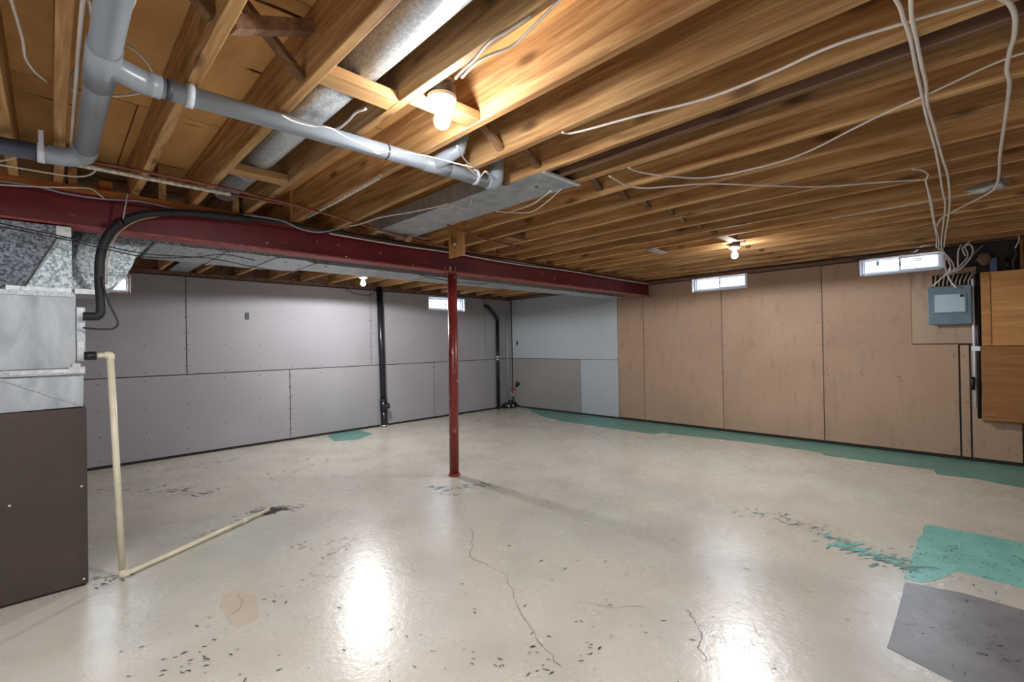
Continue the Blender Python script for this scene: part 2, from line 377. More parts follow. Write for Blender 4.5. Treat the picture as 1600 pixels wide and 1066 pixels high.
flecks([(0.66, 3.774, 0), (1.168, 4.011, 0)], 40, .03, .006, 'stain')
flecks([(0.271, 5.708, 0), (0.697, 5.373, 0), (1.005, 4.894, 0)], 60, .06, .012, 'fleckdark')
flecks([(1.087, 3.1, 0), (1.462, 2.981, 0), (1.129, 2.803, 0), (0.757, 2.472, 0)], 80, .05, .006, 'fleckdark')
flecks([(0.209, 2.488, 0), (0.45, 2.235, 0), (0.441, 2.549, 0)], 24, .05, .006, 'fleckdark')
flecks([(2.036, 0.87, 0), (2.086, 0.753, 0), (2.009, 0.604, 0)], 120, .03, .004, 'fleckdark', 1.5)
flecks([(5.285, 5.053, 0), (4.65, 1.11, 0), (1.917, 1.958, 0), (2.891, 0.418, 0), (1.067, 1.825, 0), (1.482, 1.155, 0)], 160, .25, .006, 'fleckdark')
flecks([(0.694, 6.171, 0), (1.86, 6.109, 0), (2.154, 5.306, 0), (1.261, 4.888, 0)], 60, .1, .010, 'fleckdark')
flecks([(0.022, 2.683, 0), (0.403, 2.34, 0), (0.925, 1.685, 0), (1.304, 1.342, 0), (1.802, 1.052, 0)], 70, .12, .006, 'fleckdark')
flecks([(3.561, 0.71, 0), (3.475, 0.529, 0), (3.449, 0.317, 0)], 26, .03, .030, 'teal', 3)
flecks([(0.159, 3.561, 0), (0.273, 3.515, 0), (0.184, 3.433, 0)], 40, .03, .008, 'fleckdark')

def crack(line, w=.0022):
    P = []
    for a, b in zip(line, line[1:]):
        for k in range(5): P.append((a[0]+(b[0]-a[0])*k/5+rng.gauss(0, .006), a[1]+(b[1]-a[1])*k/5+rng.gauss(0, .006)))
    m = MB()
    for k, (a, b) in enumerate(zip(P, P[1:])):
        d = Vector((b[0]-a[0], b[1]-a[1], 0)).normalized(); q = Vector((-d.y, d.x, 0))*w*rng.uniform(.3, 1); a, b = Vector((*a, .0016+k*2e-5)), Vector((*b, .0016+k*2e-5))
        m.add([a-q, b-q, b+q, a+q], [(0, 1, 2, 3)])
    return m.build('floor_crack', M['fleckdark'], F)
crack([(2.157, 1.007, 0), (2.095, 0.93, 0), (2.021, 0.872, 0), (1.935, 0.85, 0), (1.843, 0.777, 0)]); crack([(2.153, 2.737, 0), (2.03, 2.444, 0), (1.801, 2.203, 0), (1.787, 1.877, 0), (1.584, 1.558, 0), (1.482, 1.326, 0), (1.418, 1.17, 0)], .0014)
crack([(2.296, 0.769, 0), (2.214, 0.715, 0), (2.162, 0.673, 0)], .0014); crack([(0.682, 2.763, 0), (0.661, 2.613, 0), (0.602, 2.58, 0)], .0016)
crack([(1.862, 1.424, 0), (1.934, 1.266, 0), (2.051, 1.158, 0)], .001); crack([(1.015, 2.701, 0), (1.199, 2.452, 0), (1.457, 2.337, 0)], .001)
# ---------------------------------------------------------------- setting: walls
H1 = (2.20, 2.97, 2.01, 2.236); H2 = (.225, .956, 2.015, 2.236)          # right wall window openings (y0,y1,z0,z1)
H3 = (4.702, 5.527, 1.915, 2.16); H4 = (-.10, .65, 1.945, 2.16)          # left wall window openings (x0,x1,z0,z1)
HJ = (-.345, .215, 1.925, 2.24)
WR = MB().plate('x', XR+.013, .25, YB, YL+.26, 0, 2.24, (H1, H2)).build('wall_right', M['concrete'], kind='structure')
WL = MB().plate('y', YL+.013, .25, XB, XR+.26, 0, 2.24, (H3, H4)).build('wall_left', M['concrete'], kind='structure')
MB().box(XB-.1, XR+.3, YB-.1, YB, 0, 2.6).build('wall_back', M['shell'], kind='structure')
MB().box(XB-.1, XB, YB, YL+.3, 0, 2.6).build('wall_side', M['shell'], kind='structure')
g = .0045
def rpanel(y0, y1, z0, z1, mat, t=.012, holes=(), x=XR):
    return MB().plate('x', x, t, y0+g, y1-g, z0+g, z1-g, holes).build('wallboard_panel', M[mat], WR)
def lpanel(x0, x1, z0, z1, mat, holes=()):
    return MB().plate('y', YL, .012, x0+g, x1-g, z0+g, z1-g, holes).build('wallboard_panel', M[mat], WL)
rpanel(4.262, YL-.015, .995, 2.20, 'white'); rpanel(5.05, YL-.015, .02, .995, 'greywarm'); rpanel(4.262, 5.05, .02, .995, 'white')
rpanel(3.78, 4.262, .03, 2.20, 'brown'); rpanel(2.548, 3.78, .03, 2.20, 'brown', holes=(H1,)); rpanel(1.335, 2.548, .03, 2.20, 'brown', holes=(H1,))
rpanel(.127, 1.335, .03, 2.20, 'brown', holes=(H2, (0, .50, 1.210, 2.3)))
rpanel(.046, .120, .03, 1.205, 'brown'); rpanel(-.315, .040, .03, 1.2, 'brown')
rpanel(-1.5, -.36, .03, 2.2, 'brown')
rpanel(-.02, .50, 1.215, 2.015, 'backboard', t=.022, x=XR-.012, holes=())
for a, b in ((XB, 1.16), (1.16, 3.60), (3.60, 6.04), (6.04, XR-.002)): lpanel(a, b, .992, 2.19, 'grey', (H3, H4))
for a, b in ((XB, -.08), (-.08, 2.357), (2.357, 4.795), (4.795, XR-.002)): lpanel(a, b, .025, .99, 'grey')
def screws(ax, pts, wall, r=.007):
    m = MB()
    for u, z in pts:
        u += rng.uniform(-.01, .01); z += rng.uniform(-.012, .012); k = 6; a = [2*math.pi*j/k for j in range(k)]
        if ax == 'y': m.add([(u+r*math.cos(q), YL-.0012, z+r*math.sin(q)) for q in a], [tuple(range(k))])
        else: m.add([(XR-.0012, u+r*math.cos(q), z+r*math.sin(q)) for q in a], [tuple(range(k))])
    return m.build('screw_heads', M['screw'], wall, kind='stuff')
pts = []
for x in [-.05+.405*i for i in range(17)]:
    for z in (.08, .35, .62, .93, 1.03, 1.35, 1.7, 2.12):
        pts.append((x, z))
for x in (1.14, 1.18, 2.34, 2.375, 3.58, 3.62, 4.78, 4.81, 6.02):
    for z in ((1.1, 1.3, 1.5, 1.7, 1.9, 2.1) if x < 2 or 3 < x < 4 or x > 5 else (.15, .3, .45, .6, .75, .9)): pts.append((x, z))
screws('y', [p for p in pts if not any(h[0]-.03 < p[0] < h[1]+.03 and h[2]-.03 < p[1] < h[3]+.05 for h in (H3, H4))], WL)
pts = []
for y in [.62, .97, 1.30, 1.37, 1.75, 2.15, 2.51, 2.59, 3.0, 3.4, 3.74, 3.83, 4.2]:
    for z in (.12, .85, 1.22, 1.5, 1.88):
        pts += [(y-.02, z), (y+.02, z)]
for y in (4.29, 4.66, 5.02, 5.08, 5.47, 5.88, 6.28, 6.6):
    for z in (.1, .35, .65, .95, 1.03, 1.3, 1.6, 1.95): pts.append((y, z))
for z in (.1, .6, 1.1): pts += [(.08, z), (.16, z), (-.1, z), (-.26, z)]
screws('x', [p for p in pts if not any(h[0]-.03 < p[0] < h[1]+.03 and h[2]-.03 < p[1] for h in (H1, H2))], WR, .006)
MB().box(XR-.03, XR+.012, -.345, -.322, 0, 2.24).build('trim_1', M['ply2'], kind='structure')
MB().box(XB, 6.3, YL-.01, YL+.012, 0, .024).box(XR-.01, XR+.012, -.3, YL-.1, 0, .026).build('baseboard_gap', M['gap'], kind='structure').name = 'trim_2'

# ---------------------------------------------------------------- setting: ceiling with subfloor, joists, struts
CE = MB().box(XB-.1, XR+.3, YB-.1, YL+.3, ZS+.02, ZS+.12).build('ceiling', M['gap'], kind='structure')
for j in range(-2, 4):
    y0 = 1.60+1.215*(j-0); off = .7 if j % 2 else 0
    for i in range(-1, 4):
        a, b = i*2.44+off-.4, (i+1)*2.44+off-.4
        y0c, y1c = max(y0, YB), min(y0+1.215, YL+.25); a, b = max(a, XB), min(b, XR+.25)
        if b-a > .1 and y1c-y0c > .1: MB().box(a+.003, b-.003, y0c+.004, y1c-.004, ZS, ZS+.018).build('subfloor_panel', M['subfloor'], CE)
JN = [-1.98, -1.68, -1.37, -1.07, -.76, -.46, -.155, .012, .342, .642, .955, 1.283, 1.59, 1.90, 2.18, 2.482, 2.785, 3.092, 3.39, 3.69, 4.0, 4.31, 4.605, 4.885, 5.2, 5.505, 5.81, 6.13, 6.45]
def joistmesh(L, w=.038, seed=0):
    r = random.Random(seed); m = MB(); n = 10; vs = []
    for i in range(n+1):
        y = L*i/n; dx = r.uniform(-.003, .003); dz = r.uniform(-.003, .003)
        c = .003
        for x, z in ((dx, dz+c), (dx+c, dz), (dx+w-c, dz), (dx+w, dz+c), (dx+w, ZS-ZC), (dx, ZS-ZC)): vs.append((x, y, z))
    m.add(vs, [(i*6+k, i*6+(k+1) % 6, (i+1)*6+(k+1) % 6, (i+1)*6+k) for i in range(n) for k in range(6)] + [tuple(range(6)), tuple(range(n*6, n*6+6))])
    return m
jm = []
for k in range(4):
    o = joistmesh(3.74-YB, seed=k).build('joist', M['joist'], CE); jm.append(o)
cz = wloc(CE)
for i, x in enumerate(JN):
    o = jm[i] if i < 4 else jm[rng.randrange(4)].copy()
    if i >= 4: COL.objects.link(o)
    o.parent = CE; o.location = Vector((x, YB, ZC))
# joist() meshes hold local coordinates: shift them into the parent's frame
for me in {o.data for o in jm}:
    for v in me.vertices: v.co += cz
for o in [c for c in CE.children if c.name.startswith('joist')]: o.location = Vector(o.location) - cz
jf = joistmesh(YL-3.60, seed=9).build('joist', M['joist'], CE)
for v in jf.data.vertices: v.co += cz
JF = [-1.98+.41*i for i in range(8)] + [1.27, 1.68, 2.10, 2.51, 2.92, 3.33, 3.74, 4.15, 4.56, 4.97, 5.38, 5.79, 6.2, 6.5]
for i, x in enumerate(JF):
    o = jf if i == 0 else jf.copy()
    if i: COL.objects.link(o)
    o.parent = CE; o.location = Vector((x, 3.60, ZC)) - cz
js = joistmesh(3.6-YB, .034, 21).build('joist', M['joist_grey'], CE)
for v in js.data.vertices: v.co += cz
js.location = Vector((2.028, YB, ZC+.004)) - cz
MB().box(XR-.02, XR+.02, YB, YL+.2, ZC, ZS).build('rim_joist', M['joist_grey'], CE)
MB().box(XB, XR+.2, YL, YL+.04, ZC, ZS).build('rim_joist', M['joist_grey'], CE)
MB().box(XR-.06, XR+.1, .25, YL, 2.205, 2.24).build('sill_plate', M['joist_grey'], CE)
MB().box(XB, XR, YL-.03, YL+.1, 2.2, 2.24).build('sill_plate', M['joist_grey'], CE)
MB().box(XB, 6.70, 3.585, 3.755, 2.203, 2.239).build('sill_plate', M['plate'], CE)
# cross bridging: a pair of crossed struts in every bay at midspan
xs = JN[6:]
for a, b in zip(xs, xs[1:]):
    if a < .2 or (.3 < a < .4) or (.6 < a < .9) or (.9 < a < 1.2): continue
    x0, x1 = a+.04, b-.002; y = 1.60+rng.uniform(-.03, .03)
    MB().bar((x0, y, ZC+.028), (x1, y, ZS-.03), .042, .019, (0, 0, 1)).build('bridging_strut', M['strut'], CE)
    MB().bar((x0, y+.05, ZS-.03), (x1, y+.05, ZC+.028), .042, .019, (0, 0, 1)).build('bridging_strut', M['strut'], CE)
for x0, x1, y, h, mt in ((.68, .955, 1.60, .038, 'block'), (.68, .955, 2.78, .038, 'block'), (.993, 1.283, 1.50, .038, 'block'), (2.87, 3.09, 2.95, .06, 'strut'),
                      (4.643, 4.885, 1.70, .038, 'block'), (4.35, 4.605, 1.62, .038, 'block')):
    MB().box(x0, x1, y-.045 if h < .08 else y-.02, y+.045 if h < .08 else y+.02, ZC+.002, ZC+.002+h).build('blocking', M[mt], CE, bevel=.002)
MB().bar((.382, 1.545, 2.262), (.64, 1.60, 2.40), .05, .040).build('bridging_strut', M['joist_grey'], CE)
MB().bar((.20, 1.55, 2.41), (.34, 1.56, 2.27), .04, .03).build('bridging_strut', M['strut'], CE)
MB().bar((.382, 1.62, ZS-.03), (.64, 1.68, ZC+.02), .04, .019).build('bridging_strut', M['strut'], CE)
MB().box(2.460, 2.481, 3.035, 3.235, 2.055, 2.45).build('scab_board', M['board'], CE, bevel=.002)
MB().lathe((2.460, 3.14, 2.16), [(.013, -.012), (.013, 0)], 6, 'x').build('bolt_head', M['strap'], CE)
MB().box(4.30, 4.62, 2.28, 2.36, ZC-.012, ZC-.002).build('metal_plate', M['galv'], CE)
MB().box(.20, .26, 3.60, 3.72, 2.24, 2.30).build('blocking', M['plate'], CE)

# ---------------------------------------------------------------- setting: windows
def window(name, ax, c, h, stk, jamb='vinyl'):
    u0, u1, z0, z1 = h; P = lambda m, a, b, d, e, p, q: m.box(c+p, c+q, a, b, d, e) if ax == 'x' else m.box(a, b, c+p, c+q, d, e)
    mid = ((c+.1), (u0+u1)/2, z0) if ax == 'x' else ((u0+u1)/2, c+.1, z0)
    w = empty(name, mid, kind='structure')
    m = MB(); t = .012
    P(m, u0, u1, z0, z0+t, -.006, .20); P(m, u0, u1, z1-t, z1, -.006, .20); P(m, u0, u0+t, z0, z1, -.006, .20); P(m, u1-t, u1, z0, z1, -.006, .20)
    m.build('window_liner', M[jamb], w)
    m = MB(); f = .022; a, b, d, e = u0+t, u1-t, z0+t, z1-t
    P(m, a, b, d, d+f, .05, .11); P(m, a, b, e-f, e, .05, .11); P(m, a, a+f, d, e, .05, .11); P(m, b-f, b, d, e, .05, .11)
    m.build('window_frame', M['vinyl'], w, bevel=.002)
    mu = (a+b)/2
    for s0, s1, p in ((a+f, mu+.008, .058), (mu-.008, b-f, .078)):
        m = MB(); k = .013
        P(m, s0, s1, d+f, d+f+k, p, p+.018); P(m, s0, s1, e-f-k, e-f, p, p+.018); P(m, s0, s0+k, d+f, e-f, p, p+.018); P(m, s1-k, s1, d+f, e-f, p, p+.018)
        s_ = m.build('sash', M['vinyl'], w)
        m = MB(); P(m, s0+k, s1-k, d+f+k, e-f-k, p+.007, p+.011); m.build('pane', M['glass'], s_)
    m = MB(); P(m, mu-.006, mu+.006, (d+e)/2-.02, (d+e)/2+.02, .048, .058); m.build('latch', M['boxgrey'], w)
    for x, z, q, r_ in stk:
        m = MB(); P(m, x-q/2, x+q/2, z-r_/2, z+r_/2, .056, .0575); m.build('sticker', M['sticker'], w)
    m = MB(); P(m, u0-.1, u1+.1, z0-.1, z0-.02, .27, .9); m.build('outer_sill', M['shell'], w)
window('window_1', 'x', XR, H1, [])
window('window_2', 'x', XR, H2, [(.435, 2.165, .065, .007), (.435, 2.150, .055, .009), (.79, 2.16, .02, .05)])
window('window_3', 'y', YL, H3, [(5.25, 2.08, .035, .025)])
window('window_4', 'y', YL, H4, [], 'vinylpink')

# ---------------------------------------------------------------- steel beam and post
B = empty('steel_beam', (2.3, 3.67, 2.01), 'dark red painted steel I-beam spanning the basement under the joists', 'beam')
MB().box(XB, 6.74, 3.60, 3.74, 2.01, 2.022).build('bottom_flange', M['rededge'], B)
MB().box(XB, 6.74, 3.60, 3.74, 2.190, 2.202).build('top_flange', M['red'], B)
MB().box(XB, 6.74, 3.664, 3.676, 2.022, 2.190).build('web', M['red'], B)
m = MB()
for u in (2.735, 2.79, 2.80, 2.81, 2.86): m.box(u, u+.006, 3.6630, 3.6638, 2.035, 2.075)
m.build('chalk_mark', M['cable'], B)
m = MB()
for k in range(15):
    u = rng.uniform(.3, 6.6); z = rng.uniform(2.03, 2.14); s_ = rng.uniform(.004, .012); m.box(u, u+s_*1.5, 3.6630, 3.6638, z, z+s_)
m.build('paint_chips', M['cable'], B, kind='stuff')
T = empty('steel_post', (2.82, 3.655, 0), 'slim red painted steel post under the beam with chipped paint', 'post')
MB().tube([(2.815, 3.67, .02), (2.83, 3.67, 2.0)], .047, 24).build('post_tube', M['post'], T)
MB().lathe((2.815, 3.67, 0), [(.058, .002), (.058, .02), (.05, .028)], 20).build('base_plate', M['post'], T)
MB().box(2.765, 2.895, 3.61, 3.73, 1.998, 2.009).build('top_plate', M['post'], T)

# ---------------------------------------------------------------- furnace
K = empty('furnace', (-.25, 3.8, 0), 'furnace with dark brown cabinet and bare metal coil box above it at left edge', 'furnace')
cb = MB().box(-.62, .131, 3.50, 4.20, .012, .985).build('cabinet', M['furnace'], K, bevel=.004)
for u, z in ((-.163, .515), (.107, .553), (.112, .04)): MB().lathe((u, 3.4995, z), [(.005, -.003), (.006, 0)], 8, 'y').build('screw_head', M['foil'], cb)
MB().box(-.61, .12, 3.51, 4.19, 0, .012).build('base_rail', M['dark'], K)
tr = MB()
tr.add([(-.6, 3.52, .985), (.118, 3.52, .992), (-.185, 3.525, 1.165), (-.6, 3.50, 1.3)], [(0, 1, 2, 3)])
tr.add([(.118, 3.52, .992), (.122, 3.53, 1.172), (-.185, 3.525, 1.165)], [(0, 1, 2)])
tr.add([(-.6, 3.52, .985), (.118, 3.52, .992), (.118, 4.15, .992), (-.6, 4.15, .985)], [(0, 1, 2, 3)])
tr.add([(.118, 3.52, .992), (.122, 3.53, 1.172), (.122, 4.15, 1.172), (.118, 4.15, .992)], [(0, 1, 2, 3)])
tr.add([(-.6, 3.52, 1.172), (.122, 3.53, 1.172), (.122, 4.15, 1.172), (-.6, 4.15, 1.172)], [(0, 1, 2, 3)])
trm = tr.build('transition', M['sheet'], K)
MB().bar((-.19, 3.517, 1.163), (.118, 3.517, .995), .004, .008).build('seam', M['galv'], trm)
MB().box(-.62, .128, 3.50, 4.15, 1.172, 1.206).build('flange', M['galv'], K, bevel=.002)
MB().box(-.16, .09, 3.495, 3.4995, 1.182, 1.204).build('foil_tape', M['foil'], K, bevel=.003)
MB().box(.06, .128, 3.49, 3.4995, 1.178, 1.215).build('foil_tape', M['foil'], K, bevel=.003)
MB().box(.075, .11, 3.488, 3.4995, 1.21, 1.235).build('foil_tape', M['foil'], K, bevel=.003)
cx = MB().box(-.62, .092, 3.505, 4.15, 1.207, 1.617).build('coil_box', M['sheet'], K, bevel=.003)
MB().box(.094, .130, 3.50, 4.15, 1.245, 1.545).build('corner_post', M['galv'], K, bevel=.003)
MB().box(.098, .124, 3.496, 3.4995, 1.26, 1.35).build('foil_tape', M['foil'], K)
MB().box(.098, .122, 3.496, 3.4995, 1.49, 1.54).build('foil_tape', M['foil'], K)
MB().box(-.62, .085, 3.498, 3.51, 1.598, 1.624).build('top_flange', M['galv'], K)
pl = MB()
A0, A1, A2, A3 = (-.62, 3.66, 1.625), (-.12, 3.66, 1.625), (.082, 3.62, 1.625), (.082, 3.62, 2.0)
C0, C1 = (.055, 3.60, 2.0), (-.62, 3.60, 2.0)
pl.add([A1, A2, A3, C0], [(0, 1, 2, 3)]); pl.add([A2, A3, (.082, 4.1, 2.0), (.082, 4.1, 1.625)], [(0, 1, 2, 3)])
pl.add([A3, C0, C1, (-.62, 4.1, 2.0), (.082, 4.1, 2.0)], [(0, 1, 2, 3, 4)])
pl.build('plenum', M['spangle'], K)
MB().add([A0, A1, C0, C1], [(0, 1, 2, 3)]).add([A0, (-.62, 4.1, 1.625), (-.62, 4.1, 2.0), C1], [(0, 1, 2, 3)]).build('plenum_facet', M['spangledark'], K)  # down-tilted facet, its shade deepened by the darker steel colour
MB().bar((-.12, 3.657, 1.625), (.053, 3.597, 2.0), .004, .005).build('crease', M['furnace'], K)
MB().box(-.117, .078, 3.612, 3.618, 1.626, 1.655).build('foil_tape', M['foil'], K)
MB().box(-.175, -.12, 3.650, 3.658, 1.628, 1.66).build('foil_tape', M['foil'], K)
MB().box(.02, .08, 3.594, 3.60, 1.94, 2.0).build('foil_tape', M['foil'], K)
# outlet elbow of the furnace
E1 = [(.089, 1.678), (.192, 1.680), (.244, 1.690), (.307, 1.735), (.350, 1.795), (.380, 1.865), (.399, 1.925), (.423, 1.967), (.47, 2.02), (.50, 2.056), (.50, 2.20), (.089, 2.20)]
D = empty('supply_duct', (3.4, 4.2, 2.02), 'long rectangular galvanized supply duct behind the red beam', 'duct')
el = MB().prism([(x, 3.92, z) for x, z in E1], (0, .66, 0)).build('elbow', M['spangle'], D)
arc = [(.150, 2.04), (.118, 1.96), (.111, 1.89), (.119, 1.80), (.150, 1.73), (.183, 1.685)]
poly = [(x, z) for x, z in arc] + [(x-.045, z) for x, z in reversed(arc)]
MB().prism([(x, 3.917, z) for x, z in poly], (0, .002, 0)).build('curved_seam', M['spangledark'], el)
MB().box(.10, .20, 3.905, 3.925, 1.655, 1.685).build('foil_tape', M['foil'], D)
MB().box(.505, .53, 3.915, 3.92, 2.02, 2.2).build('foil_tape', M['foil'], D)
MB().box(.50, .93, 3.92, 4.60, 2.02, 2.20).build('duct_section', M['spangle'], D, bevel=.003)
MB().box(.935, 1.28, 3.92, 4.60, 2.02, 2.20).build('duct_section', M['spangle'], D, bevel=.003)
MB().prism([(1.285, 3.92, 2.02), (1.50, 3.92, 2.02), (1.62, 4.03, 2.02), (1.62, 4.5, 2.02), (1.5, 4.6, 2.02), (1.285, 4.6, 2.02)], (0, 0, .18)).build('reducer', M['galv'], D)
for a, b in ((1.625, 2.85), (2.855, 4.08), (4.085, 5.3), (5.305, 6.60)):
    y0 = 4.02+.010*(a-1.6); MB().box(a, b, y0, 4.46-.03*(a-1.6), 2.022, 2.20).build('duct_section', M['sheet'], D, bevel=.003)
for x in (.932, 1.282): MB().box(x-.012, x+.012, 3.912, 4.61, 2.012, 2.2).build('drive_cleat', M['galv'], D)
for x in (1.622, 2.852, 4.082, 5.302): MB().box(x-.008, x+.008, 4.012, 4.462-.03*(x-1.6), 2.015, 2.2).build('drive_cleat', M['galv'], D)
for x, y in ((.80, 4.15), (1.40, 4.1), (1.55, 4.2), (1.75, 4.12)): MB().lathe((x, y, 2.0185), [(.014, 0), (.014, .002)], 10).build('plug_hole', M['dark'], D)
MB().box(.98, 1.18, 4.9, 6.72, 2.235, 2.239).build('metal_panning', M['galv'], label='galvanized sheet nailed under joists beyond the supply duct', cat='sheet metal')

# ---------------------------------------------------------------- round duct between joists, flat return duct
R_ = empty('round_duct', (.818, 1.0, 2.28), 'round galvanized duct running inside the joist bay at upper left', 'duct')
MB().tube([(.818, YB+.05, 2.355), (.818, 1.70, 2.355)], .078, 28).build('duct_section', M['galv'], R_)
MB().tube([(.818, 1.70, 2.352), (.818, 3.5, 2.352)], .072, 28).build('duct_section', M['galv'], R_)
MB().tube([(.818, 1.655, 2.355), (.818, 1.70, 2.355)], .081, 28).build('collar', M['galv'], R_)
MB().tube([(.818, 2.98, 2.352), (.818, 3.0, 2.352)], .076, 28).build('collar', M['galv'], R_)
G = empty('return_panning', (2.04, 2.5, 2.22), 'flat bluish sheet metal return panel nailed under the joists at centre', 'duct')
MB().box(1.902, 2.212, 1.64, 3.46, 2.232, 2.2365).build('sheet_panel', M['sheet'], G)
MB().box(1.900, 2.216, 1.628, 1.655, 2.226, 2.2365).build('folded_edge', M['foil'], G)
MB().box(1.868, 1.872, 1.95, 3.46, 2.236, 2.345).box(1.868, 1.903, 1.95, 3.46, 2.233, 2.237).build('side_flange', M['sheet'], G)
MB().lathe((2.05, 1.83, 2.2305), [(.011, 0), (.011, .002)], 12).build('hole', M['dark'], G)
m = MB()
m.tube(smoothline([(2.13, 3.36, 2.20), (2.16, 3.42, 2.24), (2.18, 3.50, 2.26), (2.10, 3.53, 2.25)]), .035, 8)
m.build('insulation_wad', M['insulation'], label='crumpled grey insulation wad above the beam beside the metal return panel', cat='insulation')

DP = [(4.259, -0.152, 2.24), (4.323, -0.062, 2.24), (4.346, 0.058, 2.24), (4.382, 0.254, 2.24), (4.4, 0.47, 2.24), (4.412, 0.791, 2.24)]
MB().tube([(p[0], p[1], 2.265) for p in DP], [.034, .034, .03, .024, .02, .016], 12).build('flexible_duct', M['galv'], label='thin grey round duct squeezed between joists left of the right curving cable', cat='duct')
# ---------------------------------------------------------------- grey drain pipes
Q = empty('grey_drain_pipe', (.2, 1.95, 2.15), 'grey painted drain pipe hanging below the joists with a sloping branch', 'pipe')
MB().tube([(.122, YB+.05, 2.20), (.118, 2.0, 2.20), (.112, 2.80, 2.195)], .039, 20).build('main_pipe', M['greypipe'], Q)
MB().tube([(.118, 1.80, 2.20), (.117, 2.06, 2.199)], .0435, 20).build('tee_fitting', M['greypipe'], Q)
MB().tube(smoothline([(.125, 1.90, 2.20), (.16, 1.925, 2.20), (.215, 1.955, 2.20), (.25, 1.96, 2.20)]), .039, 18).build('elbow', M['greypipe'], Q)
MB().tube([(.24, 1.962, 2.20), (1.30, 1.905, 2.20), (1.735, 1.882, 2.195)], .0345, 20).build('branch_pipe', M['greypipe'], Q)
MB().tube([(.20, 1.955, 2.20), (.27, 1.962, 2.20)], .0385, 20).build('coupling', M['greypipe'], Q)
MB().tube([(1.10, 1.915, 2.20), (1.108, 1.915, 2.20)], .036, 20).build('dark_ring', M['boxgrey'], Q)
MB().tube([(.283, 1.96, 2.20), (.301, 1.96, 2.20)], .036, 20).build('dark_ring', M['boxgrey'], Q)
MB().tube([(1.30, 1.905, 2.20), (1.45, 1.898, 2.20)], .038, 20).tube([(1.36, 1.90, 2.20), (1.44, 1.80, 2.27), (1.45, 1.76, 2.40)], .036, 16).build('wye_fitting', M['greypipe'], Q)
MB().tube(smoothline([(1.70, 1.885, 2.195), (1.75, 1.88, 2.20), (1.765, 1.87, 2.25), (1.765, 1.87, 2.42)]), .040, 18).build('end_elbow', M['greypipe'], Q)
for x, y in ((.352, 1.957), (1.62, 1.888)):
    MB().tube([(x-.011, y, 2.20), (x+.011, y, 2.20)], .0405, 20).box(x-.008, x+.008, y+.036, y+.041, 2.20, 2.27).build('pipe_strap', M['strap'], Q)
Q2 = empty('dark_drain_pipe', (-.2, 2.84, 2.13), 'dark grey drain pipe elbowing left above the beam end', 'pipe')
MB().tube(smoothline([(.112, 2.76, 2.195), (.108, 2.82, 2.185), (.06, 2.85, 2.17), (-.02, 2.855, 2.165)]), .041, 18).build('elbow', M['greypipe'], Q2)
MB().tube([(0, 2.855, 2.165), (-1.6, 2.88, 2.15)], .037, 18).build('pipe_run', M['greypipedark'], Q2)
MB().tube([(-.04, 2.856, 2.165), (-.016, 2.856, 2.165)], .0425, 20).box(-.036, -.020, 2.81, 2.815, 2.16, 2.25).build('pipe_strap', M['strap'], Q2)

# ---------------------------------------------------------------- small pipes over the beam
cable([(-0.222, 3.152, 2.205), (-0.122, 3.109, 2.205), (-0.014, 3.08, 2.205), (0.137, 3.071, 2.205)], .010, 'flaky', 'short flaking white pipe piece left of the long flaking pipe', name='water_pipe', cat='pipe') if False else None
MB().tube([(-.098, 3.04, 2.205), (.115, 3.06, 2.205), (.747, 3.07, 2.205)], .0115, 10).build('water_pipe', M['flaky'], label='long narrow pipe with flaking white coating below joists at left', cat='pipe')
MB().tube([(.750, 3.068, 2.205), (1.10, 3.066, 2.205)], .008, 8).build('water_pipe', M['copper'], label='short copper pipe carrying on from the flaking white pipe', cat='pipe')
MB().tube(smoothline([(0.111, 2.983, 2.21), (0.403, 2.977, 2.21), (0.866, 3.007, 2.21), (1.386, 3.133, 2.21), (2.152, 3.37, 2.21), (3.116, 3.474, 2.21), (3.144, 3.007, 2.21)], 3), .009, 8).build('water_pipe', M['copper'], label='long brown copper pipe crossing under the joists above the beam', cat='pipe')
MB().tube([(3.144, 3.007, 2.21), (2.666, 2.994, 2.21), (2.142, 2.82, 2.21)], .008, 8).build('water_pipe', M['copper'], label='thin copper pipe under joists right of the scab board', cat='pipe')
MB().tube([(1.262, 2.25, 2.215), (1.276, 2.75, 2.215), (1.28, 3.30, 2.215)], [.013, .010, .009], 10).build('water_pipe', M['flaky'], label='pale scaly pipe running along a joist toward the beam at centre left', cat='pipe')
HS = [(.12, 3.47, 1.492), (.165, 3.47, 1.492), (.185, 3.47, 1.50), (.196, 3.47, 1.54), (.192, 3.49, 1.69), (.198, 3.50, 1.84), (.236, 3.51, 1.972), (.32, 3.53, 2.075), (.441, 3.54, 2.135), (.64, 3.55, 2.175), (.99, 3.56, 2.20)]
HH = empty('refrigerant_hose', (.2, 3.5, 1.47), 'thick black insulated hose curving down from the beam to the furnace coil', 'hose')
MB().tube(smoothline(HS), .0235, 14).build('hose_insulation', M['rubber'], HH)
MB().tube(smoothline([(p[0]+.03, p[1], p[2]-.012) for p in HS[4:9]]), .004, 6).build('tan_wire', M['cabletan'], HH)
for q in ((.285, 3.52, 2.045), (.535, 3.545, 2.158)):
    MB().tube([(q[0]-.010, q[1]-.002, q[2]-.008), (q[0]+.010, q[1]+.002, q[2]+.008)], .0255, 14).build('tie_wrap', M['dark'], HH)
MB().bar((.322, 3.52, 2.225), (.298, 3.515, 2.06), .018, .006, (1, 0, 0)).build('hanger_strap', M['galv'], HH)
MB().tube(smoothline([(.96, 3.555, 2.20), (1.3, 3.565, 2.215), (1.9, 3.575, 2.215), (2.7, 3.58, 2.212), (4.5, 3.585, 2.215), (6.6, 3.585, 2.215)]), .013, 10).build('pipe_run', M['rubber'], label='black pipe run lying along the top edge of the red beam', cat='pipe')
